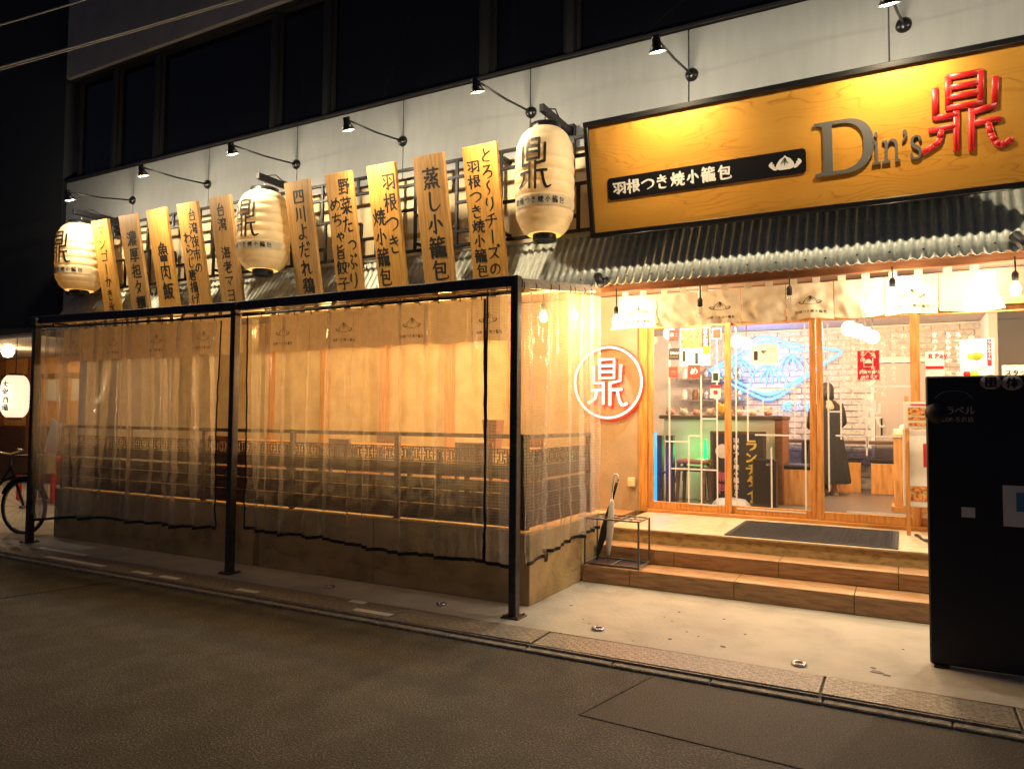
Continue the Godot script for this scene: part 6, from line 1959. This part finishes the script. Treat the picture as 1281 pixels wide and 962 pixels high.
func street_things() -> void:
	# umbrella stand on the lower step
	var s := thing("umbrella_stand", "thin grey wire frame umbrella stand on the lower step", "umbrella stand", "", Vector3(-2.33, 0.15, -6.38))
	var wx := 0.255
	var wz := 0.155
	var hgt := 0.43
	for q in [[-1, -1], [1, -1], [-1, 1], [1, 1]]:
		part(s, "leg", box(S(), Vector3(q[0] * wx, hgt / 2, q[1] * wz), Vector3(0.016, hgt, 0.016), 0.002), M.grey_metal)
	for y in [0.02, hgt - 0.008]:
		for q in [-1, 1]:
			part(s, "rail", box(S(), Vector3(0, y, q * wz), Vector3(wx * 2 - 0.017, 0.014, 0.014), 0.002), M.grey_metal)
			part(s, "rail", box(S(), Vector3(q * wx, y, 0), Vector3(0.014, 0.014, wz * 2 - 0.017), 0.002), M.grey_metal)
	for k in 4:
		part(s, "divider", box(S(), Vector3(-wx + (k + 1) * 0.102, hgt - 0.008, 0), Vector3(0.01, 0.01, wz * 2 - 0.017), 0.002), M.grey_metal)
	part(s, "divider", box(S(), Vector3(0, hgt - 0.009, 0), Vector3(wx * 2 - 0.017, 0.009, 0.009), 0.002), M.grey_metal)
	part(s, "divider", box(S(), Vector3(0, 0.02, 0), Vector3(0.012, 0.012, wz * 2 - 0.017), 0.002), M.grey_metal)
	part(s, "drip_tray", box(S(), Vector3(0, 0.008, 0), Vector3(wx * 2 - 0.04, 0.01, wz * 2 - 0.04), 0.003), M.black_matt)
	umbrella("black folded umbrella leaning in the wire stand", Vector3(-2.53, 0.17, -6.37), Vector3(-2.36, 0.89, -6.45), M.black_rubber)
	umbrella("pale clear umbrella in the wire stand", Vector3(-2.43, 0.17, -6.4), Vector3(-2.38, 0.96, -6.42), M.cut_film)
	# black panel at the pavement, its print side to the street
	var z := -5.17
	var p := thing("black_panel_sign", "tall black freestanding panel on the pavement with faint stickers", "sign", "", Vector3(0.125, 0, z))
	part(p, "panel", span(S(), Vector3(0, 0.015, -0.09), Vector3(0.98, 1.765, 0.0), 0.008), M.black_matt)
	part(p, "foot", span(S(), Vector3(0.02, 0.0, -0.2), Vector3(0.1, 0.014, 0.02)), M.black_matt)
	part(p, "foot", span(S(), Vector3(0.88, 0.0, -0.2), Vector3(0.96, 0.014, 0.02)), M.black_matt)
	var kb := on_z(1161, 516, z)
	part(p, "side_knob", lathe(S(true), [Vector2(0.0, 0.04), Vector2(0.07, 0.03), Vector2(0.075, 0.0), Vector2(0.0, -0.02)], 20, Transform3D(Basis(Vector3.RIGHT, Vector3.BACK, Vector3.DOWN), Vector3(0.066, kb.y, -0.03))), M.black_matt)
	var disc := func(px: float, py: float, ch: String) -> void:
		var at := on_z(px, py, z)
		var lx := at.x - 0.125
		part(p, "round_sticker", lathe(S(true), [Vector2(0.055, 0.0), Vector2(0.054, 0.002), Vector2(0.0, 0.002)], 24, Transform3D(Basis(Vector3.RIGHT, Vector3.BACK, Vector3.DOWN * 0.8), Vector3(lx, at.y, 0.0005))), M.grey_door)
		var ink := S()
		write_on(ink, ch, Vector3(lx - 0.032, at.y + 0.032, 0.003), Vector3.RIGHT, Vector3.DOWN, 0.064, Vector3.ZERO, 0.16)
		part(p, "sticker_character", ink, M.ink)
	disc.call(1240, 478, "団")
	disc.call(1267, 479, "体")
	var faint := mat("beige_print", lin(0.4, 0.36, 0.32), 0.6)
	var fp := S()
	var o := on_z(1170, 508, z)
	write_on(fp, "新ラベル", Vector3(o.x - 0.125, o.y, 0.001), Vector3.RIGHT, Vector3.DOWN, 0.055, Vector3(0.052, 0, 0), 0.15)
	write_on(fp, "が飲めるお店", Vector3(o.x - 0.125, o.y - 0.065, 0.001), Vector3.RIGHT, Vector3.DOWN, 0.034, Vector3(0.034, 0, 0), 0.14)
	part(p, "faint_lettering", fp, faint)
	var arc := S()
	brush(arc, "~0,60 20,20 50,8 80,20 100,60", func(q: Vector2, h: float) -> Vector3: return Vector3(o.x - 0.125 + q.x * 0.2, o.y + 0.1 - q.y * 0.09, 0.001 + h), 0.03)
	part(p, "faint_arc", arc, faint)
	var tagc := on_z(1212, 641, z)
	part(p, "price_tag", box(S(), Vector3(tagc.x - 0.125, tagc.y, 0.002), Vector3(0.07, 0.06, 0.002)), M.paper)
	var wp := on_z(1255, 608, z)
	part(p, "white_leaflet", box(S(), Vector3(wp.x - 0.125 + 0.11, wp.y - 0.115, 0.002), Vector3(0.22, 0.24, 0.003)), M.white_paint)
	part(p, "blue_picture", box(S(), Vector3(wp.x - 0.125 + 0.13, wp.y - 0.09, 0.005), Vector3(0.13, 0.11, 0.002)), mat("blue_print", lin(0.05, 0.2, 0.38), 0.6))
	# bicycle behind the far post
	bicycle(Vector3(on_y(2, 672, 0.0).x - 0.05, 0.0, -5.1))
	# overhead wires
	for w in [[[0, 87], [320, -6]], [[0, 31], [130, -8]], [[120, 50], [330, -12]]]:
		var a := on_z(w[0][0], w[0][1], -4.0)
		var b := on_z(w[1][0], w[1][1], -4.6)
		var d := (b - a)
		var t := thing("overhead_wire", "thin black overhead wire strung before the upper windows", "wire", "overhead wires")
		var pts := []
		for k in 13:
			var u := lerpf(-2.5, 3.0, k / 12.0)
			pts.append(a + d * u + Vector3(0, 0.015 * (u - 0.0) * (u - 1.0), 0))
		part(t, "cable", tube(S(true), pts, 0.009, 6), M.grey_door)
	# the street lamp behind the camera that lights the road
	var sl := thing("street_lamp", "tall street lamp beyond the road, out of the picture", "street lamp", "", Vector3(-5.0, 0, 4.2))
	part(sl, "pole", tube(S(true), [Vector3(0, -0.03, 0), Vector3(0, 4.0, 0), Vector3(0, 6.2, 0), Vector3(0, 6.5, -0.3), Vector3(0, 6.55, -1.2)], [0.08, 0.06, 0.05, 0.045, 0.04], 12), M.grey_metal)
	part(sl, "lamp_head", box(S(), Vector3(0, 6.55, -1.4), Vector3(0.2, 0.09, 0.5), 0.02), M.grey_metal)
	part(sl, "lamp_lens", box(S(), Vector3(0, 6.498, -1.42), Vector3(0.15, 0.01, 0.38), 0.003), M.down_glow)
	var l := SpotLight3D.new()
	l.name = "street_light"
	l.light_color = Color(1.0, 0.94, 0.86)
	l.light_energy = 6.5
	l.spot_angle = 72.0
	l.spot_angle_attenuation = 0.8
	l.spot_range = 25.0
	l.light_size = 0.15
	l.shadow_enabled = true
	sl.add_child(l)
	l.position = Vector3(0, 6.48, -1.42)
	l.rotation_degrees = Vector3(-90, 0, 0)


func umbrella(label: String, a: Vector3, b: Vector3, m: Material) -> void:
	var t := thing("umbrella", label, "umbrella", "", a)
	var v := b - a
	part(t, "canopy", tube(S(true), [v * 0.05, v * 0.12, v * 0.4, v * 0.68, v * 0.72], [0.008, 0.022, 0.036, 0.022, 0.012], 10), m)
	part(t, "shaft", tube(S(true), [Vector3.ZERO, v * 0.88], 0.006, 6), M.chrome if m != M.black_rubber else M.black_rubber)
	if m == M.black_rubber:
		part(t, "handle", tube(S(true), [v * 0.78, v * 1.0], 0.013, 8), m)
	else:
		var pts := []
		for k in 9:
			var ang := PI * k / 8
			pts.append(v * 0.97 + Vector3(0.025 - cos(ang) * 0.025, sin(ang) * 0.03, 0))
		pts.push_front(v * 0.8)
		pts.append(pts[-1] + Vector3(0, -0.03, 0))
		part(t, "handle", tube(S(true), pts, 0.009, 8), M.white_paint)


func bicycle(at: Vector3) -> void:
	var t := thing("bicycle", "dark city bicycle parked beside the far terrace post", "bicycle", "", at)
	t.rotation.y = 0.25
	var r := 0.33
	for hub in [Vector3(0, r, 0), Vector3(-1.08, r, 0)]:
		var ring := []
		var ring2 := []
		for k in 33:
			var a := TAU * k / 32
			ring.append(hub + Vector3(cos(a) * r, sin(a) * r, 0))
			ring2.append(hub + Vector3(cos(a) * (r - 0.025), sin(a) * (r - 0.025), 0))
		var w := part(t, "wheel", tube(S(true), ring, 0.019, 8, false), M.black_rubber)
		part(w, "rim", tube(S(true), ring2, 0.011, 6, false), M.chrome)
		var sp := S()
		for k in 20:
			var a := TAU * k / 20
			tube(sp, [hub + Vector3(0, 0, 0.02 if k % 2 else -0.02), hub + Vector3(cos(a) * (r - 0.03), sin(a) * (r - 0.03), 0)], 0.0015, 4, false)
		part(w, "spokes", sp, M.chrome)
		part(w, "hub", tube(S(true), [hub - Vector3(0, 0, 0.05), hub + Vector3(0, 0, 0.05)], 0.02, 8), M.chrome)
		var guard := []
		for k in 13:
			var a := lerpf(0.3, 2.7, k / 12.0)
			guard.append(hub + Vector3(cos(a), sin(a), 0) * (r + 0.035))
		part(t, "mudguard", tube(S(true), guard, 0.02, 6), M.bike_paint)
	var head := Vector3(-0.22, 0.82, 0)
	var bb := Vector3(-0.62, 0.28, 0)
	var seat := Vector3(-0.78, 0.78, 0)
	for q in [[head, bb], [bb, seat], [bb, Vector3(-1.08, r, 0)], [seat, Vector3(-1.08, r, 0)], [head + Vector3(0.03, -0.12, 0), seat + Vector3(0.07, -0.3, 0)]]:
		part(t, "frame_tube", tube(S(true), [q[0], q[1]], 0.017, 8), M.bike_paint)
	part(t, "fork", tube(S(true), [head + Vector3(-0.02, 0.1, 0), head, Vector3(-0.02, r + 0.05, 0), Vector3(0, r, 0)], 0.015, 8), M.bike_paint)
	part(t, "handlebar", tube(S(true), [head + Vector3(-0.2, 0.2, 0.27), head + Vector3(-0.05, 0.2, 0.2), head + Vector3(-0.02, 0.16, 0), head + Vector3(-0.05, 0.2, -0.2), head + Vector3(-0.2, 0.2, -0.27)], 0.012, 8), M.chrome)
	part(t, "saddle", tube(S(true), [seat + Vector3(0.13, 0.06, 0), seat + Vector3(0.02, 0.07, 0), seat + Vector3(-0.12, 0.08, 0)], [0.025, 0.05, 0.085], 10), M.black_rubber)
	part(t, "basket", frame_shape(0.0, 0.3, 0.74, 0.98, -0.16, 0.16, 0.012), M.grey_metal)
	part(t, "kickstand", tube(S(true), [Vector3(-1.05, 0.28, 0.04), Vector3(-0.95, 0.0, 0.16)], 0.01, 6), M.chrome)
	part(t, "crank", tube(S(true), [bb + Vector3(0.12, -0.1, 0.07), bb + Vector3(0, 0, 0.05), bb + Vector3(0, 0, -0.05), bb + Vector3(-0.12, 0.1, -0.07)], 0.012, 6), M.chrome)


func neighbour() -> void:
	var b := thing("neighbour_building", "dark neighbouring building with a lit wooden bar front", "building")
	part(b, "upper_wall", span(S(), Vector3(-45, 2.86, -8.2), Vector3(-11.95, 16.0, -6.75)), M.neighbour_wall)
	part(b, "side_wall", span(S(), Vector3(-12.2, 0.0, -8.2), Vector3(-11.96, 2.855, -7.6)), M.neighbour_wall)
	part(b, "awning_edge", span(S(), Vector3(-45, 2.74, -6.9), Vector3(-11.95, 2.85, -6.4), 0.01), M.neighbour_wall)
	part(b, "ceiling", span(S(), Vector3(-30, 2.70, -11.0), Vector3(-12.2, 2.735, -6.5)), M.white_wall)
	part(b, "bar_wall", span(S(), Vector3(-30, 1.2, -9.2), Vector3(-12.2, 2.69, -9.0)), M.box_wood)
	part(b, "bar_base", span(S(), Vector3(-30, 0.0, -9.15), Vector3(-12.2, 1.19, -8.9)), M.dark_wood)
	for k in 5:
		part(b, "wall_post", span(S(), Vector3(-13.2 - k * 1.2, 0.0, -8.99), Vector3(-13.08 - k * 1.2, 2.69, -8.88), 0.006), M.brown_wood)
	part(b, "rail", span(S(), Vector3(-30, 2.25, -8.98), Vector3(-12.2, 2.33, -8.9)), M.brown_wood)
	for k in 3:
		part(b, "menu_sheet", span(S(), Vector3(-14.4 - k * 0.9, 1.75, -8.985), Vector3(-13.9 - k * 0.9, 2.2, -8.965)), M.white_wall)
	var at := on_z(18, 496, -6.55)
	var t := thing("bar_lantern", "glowing white lantern with a column of characters at the bar", "lantern", "", at)
	var prof := []
	for k in 41:
		var y := lerpf(-0.34, 0.34, k / 40.0)
		prof.append(Vector2(lantern_radius(y, 0.34, 0.2) * (0.985 + 0.015 * absf(sin(PI * 10 * k / 40.0))), y))
	part(t, "paper_shade", lathe(S(true), prof, 32), M.neighbour_lantern_glow)
	for s in [-1, 1]:
		part(t, "end_ring", lathe(S(true), [Vector2(0.0, s * 0.37), Vector2(0.1, s * 0.37), Vector2(0.11, s * 0.33)], 20), M.black_gloss)
	var ink := S()
	for q in 4:
		brush(ink, GLYPH["大衆酒場"[q]], func(p: Vector2, h: float) -> Vector3:
			var y := 0.25 - q * 0.125 - p.y * 0.115
			var a := (p.x - 0.4) * 0.7 + 0.25
			var rr := lantern_radius(y, 0.34, 0.2) + 0.003 + h
			return Vector3(sin(a) * rr, y, cos(a) * rr), 0.12, 0.0002)
	part(t, "lettering", ink, M.ink)
	part(t, "cord", tube(S(true), [Vector3(0, 0.37, 0), Vector3(0, 2.74 - at.y, 0)], 0.008, 6), M.black_rubber)
	lamp(t, "lantern_light", Vector3(0, 0, 0.32), Color(1.0, 0.88, 0.72), 0.35, 0.2)
	for p in [[9, 440, -7.4], [9, 424, -7.0], [-14, 436, -7.2]]:
		var q := on_z(p[0], p[1], p[2])
		var g := thing("bar_globe_lamp", "round white globe lamp under the bar ceiling", "lamp", "bar globe lamps", q)
		part(g, "globe", lathe(S(true), [Vector2(0.0, 0.11), Vector2(0.07, 0.09), Vector2(0.11, 0.0), Vector2(0.07, -0.09), Vector2(0.0, -0.11)], 18), M.globe_glow)
		part(g, "rod", tube(S(true), [Vector3(0, 0.1, 0), Vector3(0, maxf(2.70 - q.y, 0.12), 0)], 0.008, 6), M.black_matt)
		lamp(g, "globe_light", Vector3.ZERO, Color(1.0, 0.8, 0.55), 1.6, 0.1)
	var fr := on_y(14, 625, 0.0)
	var rs := thing("red_stool", "red stool with a slanted menu board standing at the bar", "stool", "", Vector3(-12.9, 0.0, -7.2))
	part(rs, "seat", box(S(), Vector3(0, 0.72, 0), Vector3(1.2, 0.06, 0.45), 0.02), M.poster_red)
	for s in [[-1, -1], [1, -1], [-1, 1], [1, 1]]:
		part(rs, "leg", box(S(), Vector3(s[0] * 0.5, 0.345, s[1] * 0.18), Vector3(0.08, 0.69, 0.06), 0.01), M.poster_red)
	var mb := thing("slanted_menu", "white slanted menu sheet leaning on the red stool", "menu", "", Vector3(-12.75, 0.755, -7.2))
	part(mb, "sheet", box(S(), Vector3(0, 0.3, 0), Vector3(0.34, 0.62, 0.02), 0.004, Basis(Vector3.BACK, -0.35)), M.white_paint)
